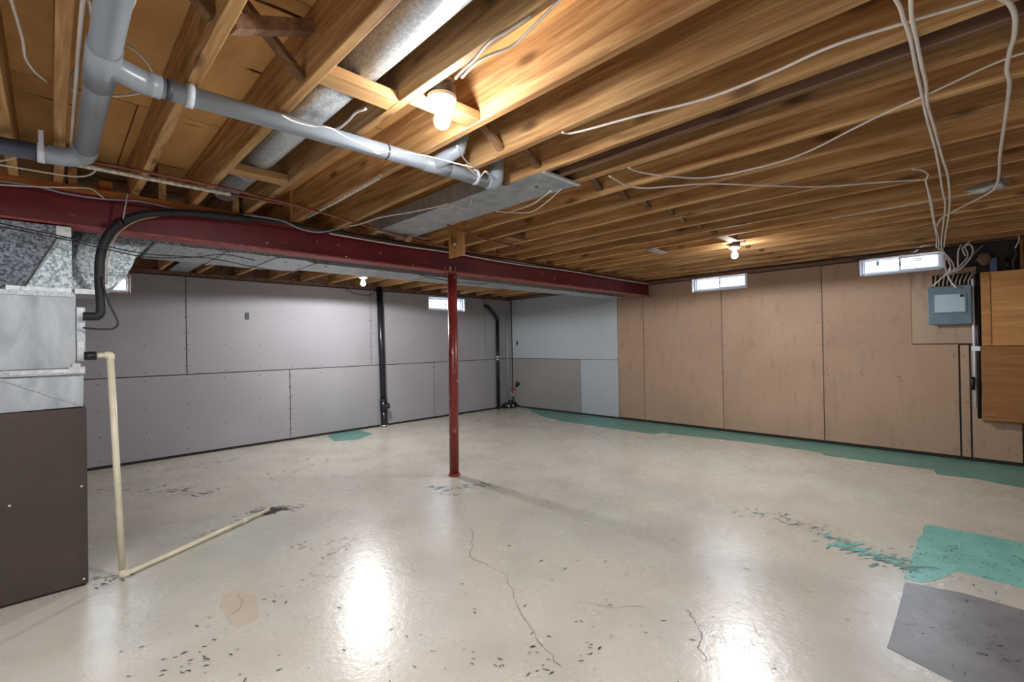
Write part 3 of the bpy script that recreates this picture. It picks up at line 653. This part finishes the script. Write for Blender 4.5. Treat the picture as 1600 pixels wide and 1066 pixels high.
cable([(.20, 3.46, 1.715), (.215, 3.45, 1.62), (.245, 3.44, 1.52), (.265, 3.44, 1.46), (.245, 3.44, 1.425), (.18, 3.44, 1.42), (.12, 3.46, 1.428)], .006, 'cabledark', 'thin black tube looping from the insulated hose to the coil box', name='control_tube', cat='tube')
# condensate drain
U = empty('condensate_drain', (.27, 3.45, 0), 'cream plastic drain pipe dropping from furnace coil and crossing the floor', 'pipe')
MB().tube([(.122, 3.45, 1.273), (.172, 3.45, 1.273)], .024, 16).build('black_coupling', M['dark'], U)
MB().tube([(.165, 3.45, 1.273), (.225, 3.45, 1.276)], .0145, 14).build('top_run', M['pvc'], U)
MB().tube(smoothline([(.205, 3.45, 1.275), (.230, 3.45, 1.275), (.232, 3.45, 1.25)]), .0185, 14).build('elbow', M['pvc'], U)
MB().tube([(.231, 3.45, 1.26), (.272, 3.45, .03)], .0165, 14).build('drop_pipe', M['pvc'], U)
MB().tube(smoothline([(.271, 3.45, .05), (.275, 3.452, .02), (.30, 3.462, .02)]), .0195, 14).build('bottom_elbow', M['pvc'], U)
MB().tube([(.29, 3.458, .018), (1.20, 3.965, .018)], .0155, 14).build('floor_pipe', M['pvc'], U)
MB().tube([(.98, 3.842, .018), (1.02, 3.864, .018)], .018, 14).build('coupling', M['pvc'], U)

# ---------------------------------------------------------------- black waste pipes
V = empty('waste_stack', (3.76, 6.745, 0), 'black plastic waste stack standing against the grey wall', 'pipe')
MB().tube([(3.765, 6.735, .30), (3.722, 6.735, 2.24)], .047, 20).build('stack_pipe', M['abs'], V)
MB().tube([(3.775, 6.735, 0), (3.768, 6.735, .26)], .053, 20).build('stack_base', M['abs'], V)
MB().tube([(3.768, 6.735, .24), (3.764, 6.735, .42)], .058, 20).build('cleanout_body', M['abs'], V)
MB().tube([(3.77, 6.73, .32), (3.83, 6.67, .34)], .042, 16).build('cleanout_plug', M['abs'], V)
MB().tube([(3.765, 6.735, .425), (3.765, 6.735, .44)], .062, 20).build('band_clamp', M['boxgrey'], V)
MB().tube([(3.775, 6.735, .005), (3.775, 6.735, .03)], .062, 20).build('floor_collar', M['galv'], V)
Y = empty('corner_drain_pipe', (6.30, 6.74, 0), 'black drain pipe in the far corner bending left near its top', 'pipe')
MB().tube([(6.30, 6.74, 0), (6.305, 6.74, 1.77)], .034, 16).build('drop_pipe', M['abs'], Y)
MB().tube(smoothline([(6.305, 6.74, 1.76), (6.29, 6.74, 1.82), (6.06, 6.74, 2.03), (5.99, 6.74, 2.04)], 4), .034, 16).build('bent_top', M['abs'], Y)
for z in (.98, 1.03): MB().tube([(6.303, 6.74, z), (6.303, 6.74, z+.015)], .037, 16).build('clamp_ring', M['strap'], Y)
MB().tube([(6.34, 6.73, .95), (6.36, 6.72, .6), (6.45, 6.70, .32)], .005, 6).build('tape_strip', M['cablegrey'], Y)
MB().tube([(6.60, 6.765, .02), (6.60, 6.765, 1.95)], .010, 8).build('conduit', M['galv'], label='thin grey conduit standing in the room corner', cat='conduit')
Z = empty('floor_fitting', (6.50, 6.66, 0), 'small black pump fitting with two white knobs on floor in far corner', 'fitting')
MB().tube([(6.40, 6.68, .06), (6.66, 6.62, .06)], .055, 14).tube([(6.55, 6.64, .06), (6.55, 6.64, .16)], .045, 12).build('body', M['dark'], Z)
for x in (6.44, 6.56): MB().lathe((x, 6.60, .05), [(.018, -.02), (.018, 0)], 10, 'y').build('knob', M['strap'], Z)
X_ = empty('shutoff_valve', (6.72, 6.69, .36), 'red shutoff valve with black plug on lower wall near far corner', 'valve')
MB().lathe((6.70, 6.73, .375), [(.030, -.01), (.034, 0), (.030, .01)], 12, 'x').build('red_handle', M['valve'], X_)
MB().tube([(6.74, 6.60, .50), (6.72, 6.66, .42)], [.045, .022], 12).build('black_plug', M['dark'], X_)
cable([(6.62, 6.70, .30), (6.66, 6.70, .24), (6.70, 6.71, .24), (6.72, 6.72, .34)], .0062, 'cable', 'thin pale hose looping from the red valve in far corner', name='valve_hose', cat='hose')
cable([(6.72, 6.72, .34), (6.71, 6.72, .2), (6.73, 6.71, .08), (6.70, 6.69, .02)], .007, 'cabledark', 'thin black hose dropping from the red valve to the floor', name='valve_hose', cat='hose')

# ---------------------------------------------------------------- lamps
def lamp(x, y, z, label, down, disc=.056):
    L = empty('lamp_holder', (x, y, z), label, 'lamp', 'bare bulb lamp holders under the joists')
    MB().lathe((x, y, z), [(.050, .004), (.053, .008), (.053, .048), (.046, .052)], 8).build('junction_box', M['boxgrey'], L)
    MB().lathe((x, y, z), [(.020, -.034), (.024, -.026), (.034, -.022), (.050, -.014), (disc, -.006), (disc, .004), (.05, .006)], 28).build('porcelain_base', M['porcelain'], L)
    m = MB(); prof = [(.0125, -.03), (.013, -.045), (.02, -.058)] + [(.031*math.sin(a), -.088-.031*math.cos(a)) for a in [math.pi-.87+.87*0-k*.30+.0 for k in range(0)]]
    for k in range(9):
        a = math.radians(50 + k*16); prof.append((.031*math.sin(a), -.086+.031*math.cos(a)))
    m.lathe((x, y, z), prof, 20).build('bulb', M['bulb' if down < 50 else 'bulbweak'], L)
    for s_ in (-1, 1): MB().lathe((x+s_*.038, y, z-.0195), [(.004, -.003), (.004, .003)], 8).build('screw', M['boxgrey'], L)
    sl = bpy.data.lights.new('lamp_light', 'SPOT'); sl.energy = down; sl.spot_size = math.radians(178); sl.spot_blend = .12; sl.specular_factor = .04; sl.shadow_soft_size = .03
    so = bpy.data.objects.new('lamp_light', sl); COL.objects.link(so); so.location = (x, y, z-.13)
    return L
lamp(1.055, 1.415, 2.236, 'bare bulb lamp holder nearest the camera at top centre', 42)
lamp(4.77, 1.66, 2.215, 'bare bulb lamp holder above the small window on brown wall', 84)
lamp(2.83, 5.53, 2.19, 'bare bulb lamp holder behind the beam near the grey wall', 92)

# ---------------------------------------------------------------- electrical panel
EP = empty('breaker_panel', (6.72, .19, 1.41), 'blue grey breaker panel on the wooden backboard at right', 'breaker panel')
MB().box(6.66, XR-.0125, .03, .345, 1.43, 1.815).build('panel_body', M['panelgrey'], EP, bevel=.004)
MB().box(6.648, 6.66, .022, .352, 1.42, 1.822).build('panel_cover', M['panelgrey'], EP, bevel=.004)
dr = MB().box(6.641, 6.648, .055, .315, 1.535, 1.745).build('panel_door', M['panelgrey'], EP, bevel=.002)
MB().box(6.638, 6.641, .070, .300, 1.550, 1.735).build('door_face', M['paneldoor'], dr)
MB().box(6.636, 6.638, .075, .105, 1.70, 1.73).build('latch', M['dark'], dr)
CB = empty('cable_bundle', (6.72, .18, 1.82), 'row of tan cables fanning up from the top of the breaker panel', 'cable')
MB().box(6.742, 6.7525, .02, .32, 1.825, 1.955).build('shade_backing', M['gap'], CB)  # dark sheet standing in for the shadows between the cables
for k in range(9):
    y = .30-.032*k
    MB().tube([(6.71, y, 1.80), (6.72, y-.004, 1.87), (6.73, y-.012-.003*k, 1.95)], .0075, 6).build('cable', M['cabletan'], CB)
PB = empty('plywood_box', (6.70, -.2, .44), 'tall stained plywood box on brown wall at right edge', 'box')
MB().box(6.655, XR-.001, -.60, -.052, 1.195, 1.935).build('upper_panel', M['ply'], PB, bevel=.002)
MB().box(6.655, XR-.001, -.60, -.040, .442, 1.188).build('lower_panel', M['ply2'], PB, bevel=.002)
MB().box(6.645, 6.655, -.11, -.045, 1.195, 1.935).build('edge_strip', M['ply'], PB)
CD = empty('service_conduit', (6.72, 0, .44), 'black service pipe with white strap running down beside the plywood box', 'conduit')
MB().tube([(6.715, -.018, .45), (6.715, -.018, 1.93)], .015, 12).build('black_pipe', M['dark'], CD)
MB().tube([(6.725, .012, .56), (6.725, .010, 1.19), (6.71, .012, 1.22), (6.70, .012, 1.88)], .010, 10).build('white_wire', M['strap'], CD)
MB().box(6.70, 6.735, -.035, .03, 1.14, 1.19).build('strap', M['strap'], CD, bevel=.004)
MB().tube([(6.71, .030, .87), (6.70, .028, .82), (6.71, .024, .74)], [.022, .020, .012], 10).build('ground_clamp', M['dark'], CD)
MB().box(6.735, 6.752, -.165, -.115, 1.938, 2.08).build('blue_plate', M['blue'], label='small blue plate standing on top of the plywood box', cat='plate')
m = MB(); prof = []
for k in range(7): prof.append((.055*math.sin(math.pi*(k+.5)/7)+.012*math.sin(3*k), -.07+.022*k))
m.lathe((6.70, -.075, 2.08), prof, 12).build('insulation_wad', M['insulation'], label='tan insulation wad in the dark gap right of the wire tangle', cat='insulation')
MB().tube(smoothline([(6.71, -.28, 1.94), (6.71, -.275, 2.03), (6.70, -.30, 2.10), (6.70, -.27, 2.16)]), .016, 8).tube([(6.72, -.24, 1.94), (6.72, -.235, 2.07)], .014, 8).build('meter_fitting', M['dark'], label='black pipe fitting standing on plywood box at right edge', cat='fitting')
MB().box(6.73, XR+.01, -.345, .21, 2.236, 2.2395).build('gap_board', M['gap'], CE) 

# ---------------------------------------------------------------- cables
TW = 'white cables hanging in a tangle above the breaker panel'
for pts, lb in (([(6.62, 0.241, 2.243), (6.62, 0.203, 2.137), (6.62, 0.171, 2.032), (6.62, 0.187, 1.954)], 'white cable dropping straight from ceiling bundle into the tangle'),
                ([(6.6, 0.186, 1.952), (6.6, 0.099, 2.02), (6.6, 0.042, 2.11), (6.6, 0.059, 2.211), (6.6, 0.012, 2.268)], 'white cable rising right out of the tangle to the joists'),
                ([(6.58, 0.186, 1.963), (6.58, 0.1, 1.985), (6.58, 0.029, 2.074), (6.58, 0.004, 2.154), (6.58, 0.026, 2.222), (6.58, 0.078, 2.192), (6.58, 0.06, 2.111)], 'white cable coiled in a round loop right of window'),
                ([(6.62, 0.115, 1.978), (6.62, 0.112, 2.156), (6.62, 0.087, 2.238)], 'white cable standing upright in the middle of the tangle'),
                ([(6.6, 0.196, 1.96), (6.6, 0.246, 1.899), (6.6, 0.311, 1.831)], 'pale cable slanting down to the breaker panel top left corner'),
                ([(6.61, 0.28, 2.248), (6.61, 0.217, 2.171), (6.61, 0.156, 2.062), (6.61, 0.143, 1.981)], 'white cable crossing the window corner into the tangle'),
                ([(6.6, 0.203, 2.134), (6.6, 0.214, 2.055), (6.6, 0.196, 1.946), (6.6, 0.169, 1.863), (6.6, 0.132, 1.794)], 'white cable ending on top of the breaker panel')):
    cable(pts, .007, 'cable', lb, TW)
cable([(6.61, 0.207, 1.922), (6.61, 0.124, 1.959), (6.61, 0.076, 2.038), (6.61, 0.005, 2.119), (6.61, -0.069, 2.204)], .004, 'cablegrey', 'thin grey wire slanting up right from the tangle to dark gap')
cable([(6.66, -0.314, 2.277), (6.66, -0.313, 2.215), (6.66, -0.287, 2.144)], .0062, 'cable', 'short pale cable hanging at the right edge above plywood box')
cable([(1.361, 0.182, 2.222), (1.644, 0.138, 2.222), (1.759, 0.132, 2.222), (1.886, 0.127, 2.222), (2.129, 0.129, 2.222), (2.338, 0.129, 2.222), (2.588, 0.13, 2.222), (2.851, 0.127, 2.222), (3.113, 0.124, 2.222), (3.444, 0.126, 2.222), (4.043, 0.132, 2.222), (4.451, 0.134, 2.222), (5.199, 0.171, 2.222), (5.929, 0.21, 2.222)] + [(6.62, 0.236, 2.236)], .0056, 'cable', 'left one of two thick white cables running across joists to panel')
cable([(1.439, 0.096, 2.215), (1.661, 0.109, 2.215), (1.763, 0.114, 2.215), (1.895, 0.113, 2.215), (2.076, 0.113, 2.215), (2.245, 0.111, 2.215), (2.468, 0.118, 2.215), (2.753, 0.112, 2.215), (3.224, 0.105, 2.215), (3.635, 0.096, 2.215), (4.235, 0.105, 2.215), (4.913, 0.132, 2.215), (5.763, 0.178, 2.215)] + [(6.62, 0.217, 2.232)], .0056, 'cable', 'right one of two thick white cables running across joists to panel')
cable([(1.612, 0.047, 2.222), (1.734, -0.01, 2.222), (1.851, -0.066, 2.222), (1.915, -0.086, 2.222), (2, -0.097, 2.222), (2.126, -0.099, 2.222), (2.212, -0.094, 2.222), (2.364, -0.092, 2.222), (2.491, -0.103, 2.222), (2.764, -0.105, 2.222), (3.102, -0.104, 2.222), (3.478, -0.104, 2.222), (3.97, -0.111, 2.222), (4.254, -0.09, 2.222), (4.448, -0.018, 2.222), (4.727, 0.099, 2.222), (4.956, 0.177, 2.222), (5.303, 0.218, 2.222)], .0068, 'cable', 'thick white cable curving down the right edge of the ceiling')
cable([(1.597, 1.27, 2.226), (1.643, 1.228, 2.226), (1.712, 0.954, 2.226), (1.781, 0.721, 2.226), (1.784, 0.498, 2.226), (1.76, 0.306, 2.226), (1.789, 0.13, 2.226), (1.821, -0.022, 2.226), (1.809, -0.105, 2.226)], .0052, 'cable', 'long white cable along the third joist from the lamp')
cable([(2.171, 1.283, 2.222), (2.276, 1.274, 2.222), (2.473, 1.187, 2.222), (2.646, 1.043, 2.222), (2.694, 0.76, 2.222), (2.653, 0.576, 2.222), (2.519, 0.374, 2.222), (2.439, 0.254, 2.222), (2.375, 0.125, 2.222), (2.337, 0.058, 2.222), (2.266, -0.07, 2.222), (2.259, -0.182, 2.222)], .0046, 'cable', 'thin white cable sagging then rising to the upper right corner')
cable([(2.2, 1.421, 2.222), (2.414, 1.437, 2.222), (2.541, 1.383, 2.222), (2.626, 1.262, 2.222), (2.754, 1.087, 2.222), (3.052, 0.864, 2.222), (3.316, 0.656, 2.222), (3.47, 0.428, 2.222), (3.632, 0.208, 2.222), (3.68, 0.194, 2.222), (4.16, 0.202, 2.222), (4.989, 0.223, 2.222), (5.74, 0.237, 2.222)] + [(6.62, 0.276, 2.242)], .0046, 'cable', 'white cable sagging level across the joists then turning to the panel')
cable([(3.342, 0.23, 2.218), (3.408, 0.195, 2.218), (3.531, 0.175, 2.218), (3.652, 0.19, 2.218), (3.883, 0.194, 2.218), (4.315, 0.197, 2.218), (5.121, 0.218, 2.218), (5.803, 0.227, 2.218)] + [(6.63, 0.256, 2.24)], .0046, 'cable', 'white cable hooking round beside the two thick panel cables')
cable([(1.023, 1.252, 2.234), (1.007, 1.17, 2.234), (1.006, 1.105, 2.234), (1.03, 1.011, 2.234), (1.015, 0.916, 2.234), (0.996, 0.825, 2.234), (0.98, 0.744, 2.234)], .0046, 'cable', 'white cable leaving the nearest lamp box toward the top')
cable([(1.013, 1.276, 2.238), (1.001, 1.214, 2.238), (0.992, 1.146, 2.238), (0.969, 1.048, 2.238), (0.974, 0.982, 2.238), (0.98, 0.883, 2.238)], .0046, 'cable', 'second white cable leaving the nearest lamp box beside the joist')
cable([(2.2, 2.345, 2.226), (2.306, 2.294, 2.226), (2.397, 2.193, 2.226), (2.303, 1.963, 2.226), (2.182, 1.752, 2.226)], .0046, 'cable', 'lower white cable looping from the sheet metal return panel')
cable([(2.284, 2.271, 2.226), (2.275, 2.081, 2.226), (2.211, 1.922, 2.226), (2.156, 1.806, 2.226)], .0046, 'cable', 'upper white cable looping from the sheet metal return panel')
cable([(1.575, 3.286, 2.2), (1.611, 3.206, 2.2), (1.635, 2.931, 2.2), (1.72, 2.688, 2.2), (1.782, 2.459, 2.2), (1.793, 2.357, 2.2)], .0046, 'cable', 'white cable crossing under the dark side of the return panel')
cable([(1.81, 2.498, 2.21), (1.89, 2.485, 2.21), (1.878, 2.4, 2.21), (1.97, 2.414, 2.21), (1.977, 2.369, 2.21), (1.846, 2.18, 2.21)], .003, 'cable', 'thin curled wire end on the return panel')
cable([(p[0], p[1]-.0, p[2]) for p in [(0.94, 3.55, 2.22), (1, 3.55, 2.226), (1.19, 3.55, 2.224), (1.324, 3.55, 2.185), (1.468, 3.55, 2.184), (1.621, 3.55, 2.238), (1.898, 3.55, 2.337), (2.015, 3.55, 2.303), (2.335, 3.55, 2.28), (2.618, 3.55, 2.281)]], .006, 'cablegrey', 'blue grey cable sagging in front of the beam top')
cable([(-0.209, 3.57, 2.191), (-0.047, 3.57, 2.195), (0.052, 3.57, 2.181), (0.213, 3.57, 2.183), (0.388, 3.57, 2.204), (0.58, 3.57, 2.19), (0.792, 3.57, 2.209)], .005, 'cablegrey', 'lavender cable lying along the beam at upper left')
cable([(-0.208, 3.56, 2.168), (-0.047, 3.56, 2.192), (0.144, 3.56, 2.228), (0.185, 3.56, 2.215), (0.221, 3.56, 2.182)], .0045, 'cable', 'thin white cable meeting the lavender cable on the beam')
cable([(-0.195, 3.342, 2.215), (0.003, 3.333, 2.215), (0.098, 3.309, 2.215), (0.144, 3.23, 2.215), (0.162, 3.142, 2.215)], .0045, 'cable', 'white cable bending up behind the flaking pipe at upper left')
cable([(-0.218, 3.376, 2.225), (-0.15, 3.272, 2.225), (-0.099, 3.154, 2.225)], .0045, 'cable', 'short white cable end at the left edge under the dark pipe')
cable([(-0.081, 1.856, 2.3), (-0.075, 1.916, 2.3), (-0.06, 2.127, 2.3), (-0.057, 2.26, 2.3), (-0.036, 2.351, 2.3), (-0.007, 2.407, 2.3)], .005, 'cable', 'white cable curving down the subfloor in the top left corner')
cable([(0.068, 1.598, 2.235), (0.066, 1.662, 2.235), (0.065, 1.836, 2.235), (0.066, 2.146, 2.235), (0.067, 2.577, 2.235), (0.068, 2.927, 2.235)], .0062, 'cable', 'straight pale cable running beside the grey main pipe')
cable([(0.104, 2.047, 2.3), (0.083, 2.153, 2.3), (0.062, 2.26, 2.3), (0.054, 2.356, 2.3), (0.062, 2.431, 2.3), (0.101, 2.419, 2.3), (0.156, 2.394, 2.3), (0.226, 2.315, 2.3), (0.264, 2.243, 2.3)], .0045, 'cable', 'thin white cable looped behind the grey pipe tee')
cable([(0.17, 2.027, 2.33), (0.185, 2.008, 2.33), (0.217, 2.029, 2.33), (0.249, 2.079, 2.33), (0.27, 2.134, 2.33), (0.282, 2.179, 2.33)], .0045, 'cable', 'white cable arching over the grey pipe elbow')
cable([(0.077, 1.697, 2.26), (0.087, 1.772, 2.26), (0.096, 1.811, 2.26)], .004, 'cable', 'short thin cable at top left between pipe and straight cable')
cable([(0.154, 1.549, 2.245), (0.164, 1.586, 2.245), (0.158, 1.665, 2.245)], .005, 'cable', 'short white cable at the top edge right of grey pipe')
cable([(0.611, 1.808, 2.165), (0.664, 1.827, 2.165), (0.733, 1.819, 2.165), (0.783, 1.788, 2.165), (0.864, 1.82, 2.165), (0.982, 1.856, 2.165), (1.043, 1.883, 2.165), (1.067, 1.842, 2.165), (1.092, 1.801, 2.165), (1.159, 1.777, 2.165), (1.262, 1.75, 2.165), (1.381, 1.735, 2.165), (1.469, 1.72, 2.165)], .0035, 'cable', 'thin white wire draped along the grey branch pipe')
cable([(0.857, 1.955, 2.235), (0.877, 1.905, 2.235), (0.876, 1.813, 2.235), (0.868, 1.734, 2.235), (0.883, 1.679, 2.235)], .0046, 'cable', 'white cable end bending up from the branch pipe into the bay')
cable([(1.396, 1.69, 2.15), (1.486, 1.741, 2.15), (1.544, 1.76, 2.15), (1.517, 1.69, 2.15), (1.574, 1.72, 2.15), (1.616, 1.782, 2.15)], .004, 'cable', 'white wire knotted round the end of grey branch pipe')
cable([(1.306, 1.643, 2.2), (1.42, 1.734, 2.2), (1.523, 1.794, 2.2)], .0035, 'cable', 'thin wire dropping from joist to the branch pipe end')
for k, pts in enumerate(([(-0.202, 3.42, 1.947), (0.073, 3.42, 1.908), (0.201, 3.42, 1.888), (0.398, 3.42, 1.863), (0.72, 3.42, 1.874), (0.978, 3.42, 1.844), (1.271, 3.42, 1.829)], [(-0.202, 3.425, 1.932), (0.073, 3.425, 1.895), (0.202, 3.425, 1.871), (0.399, 3.425, 1.845), (0.619, 3.425, 1.871), (0.792, 3.425, 1.909), (0.98, 3.425, 1.893)])):
    cable(pts, .0035, 'cabledark', ('upper', 'lower')[k] + ' one of two thin black wires crossing in front of the plenum')
for k, y in enumerate((3.572, 3.588)):
    cable([(1.55, y, 2.19+.03*k), (2.2, y-.004, 2.182+.035*k), (2.68, y, 2.19+.035*k), (3.6, y-.01, 2.175+.03*k), (4.6, y, 2.195+.02*k), (5.6, y, 2.185+.02*k), (6.6, y, 2.19+.02*k)], .006, ('cable', 'cablegrey')[k],
          ('pale cable clipped low along the beam top right of the post', 'grey cable clipped high along the beam top right of the post')[k])
cable([(6.755, 7.216, 1.936), (6.755, 6.961, 1.894), (6.755, 5.892, 1.822), (6.755, 5.12, 1.838), (6.755, 4.566, 1.939), (6.755, 4.281, 2.027)], .004, 'cable', 'thin pale cable sagging across the pale wallboard in far corner')
cable([(3.1, 6.70, 2.20), (3.3, 6.73, 2.12), (3.5, 6.75, 2.10), (3.62, 6.76, 2.13), (3.66, 6.77, 2.19)], .005, 'cabledark', 'black wire looping at wall top left of the waste stack')
cable([(2.60, 3.9, 2.0), (2.85, 3.95, 1.99), (3.2, 4.0, 1.985), (3.6, 4.0, 2.0)], .004, 'cabledark', 'thin black wire sagging under the supply duct beside the post')
cable([(6.301, 0.3, 2.222), (6.309, 0.373, 2.222), (6.703, 0.477, 2.222), (6.8, 0.736, 2.222), (6.738, 1.218, 2.222), (6.806, 1.646, 2.222), (6.8, 2.269, 2.222), (6.938, 3.056, 2.222)], .0046, 'cable', 'white cable running along the top of the brown wall')
cable([(6.391, 0.378, 2.214), (6.583, 0.712, 2.214), (6.838, 1.371, 2.214), (6.957, 2.153, 2.214), (6.967, 2.872, 2.214), (6.944, 3.641, 2.214)], .007, 'cabledark', 'black cable running along the top of the brown wall')

# ---------------------------------------------------------------- outlets
def outlet(ax, u, z, label):
    c = (u, YL-.004, z-.03) if ax == 'y' else (XR-.004, u, z-.03)
    o = empty('outlet_box', c, label, 'outlet'); P = lambda m, a, b, d, e, p, q: m.box(a, b, YL-p, YL-q, d, e) if ax == 'y' else m.box(XR-p, XR-q, a, b, d, e)
    P(MB(), u-.022, u+.022, z-.045, z+.045, .006, .0005).build('opening_plate', M['dark'], o, bevel=.002)
    for s_ in (-1, 1): P(MB(), u-.014, u+.014, z+s_*.02-.013, z+s_*.02+.013, .009, .006).build('socket', M['boxgrey'], o)
outlet('y', 1.828, 1.725, 'small black outlet on the grey wall left of waste stack')
outlet('x', 6.645, 1.311, 'small black outlet on the pale wall in far corner')
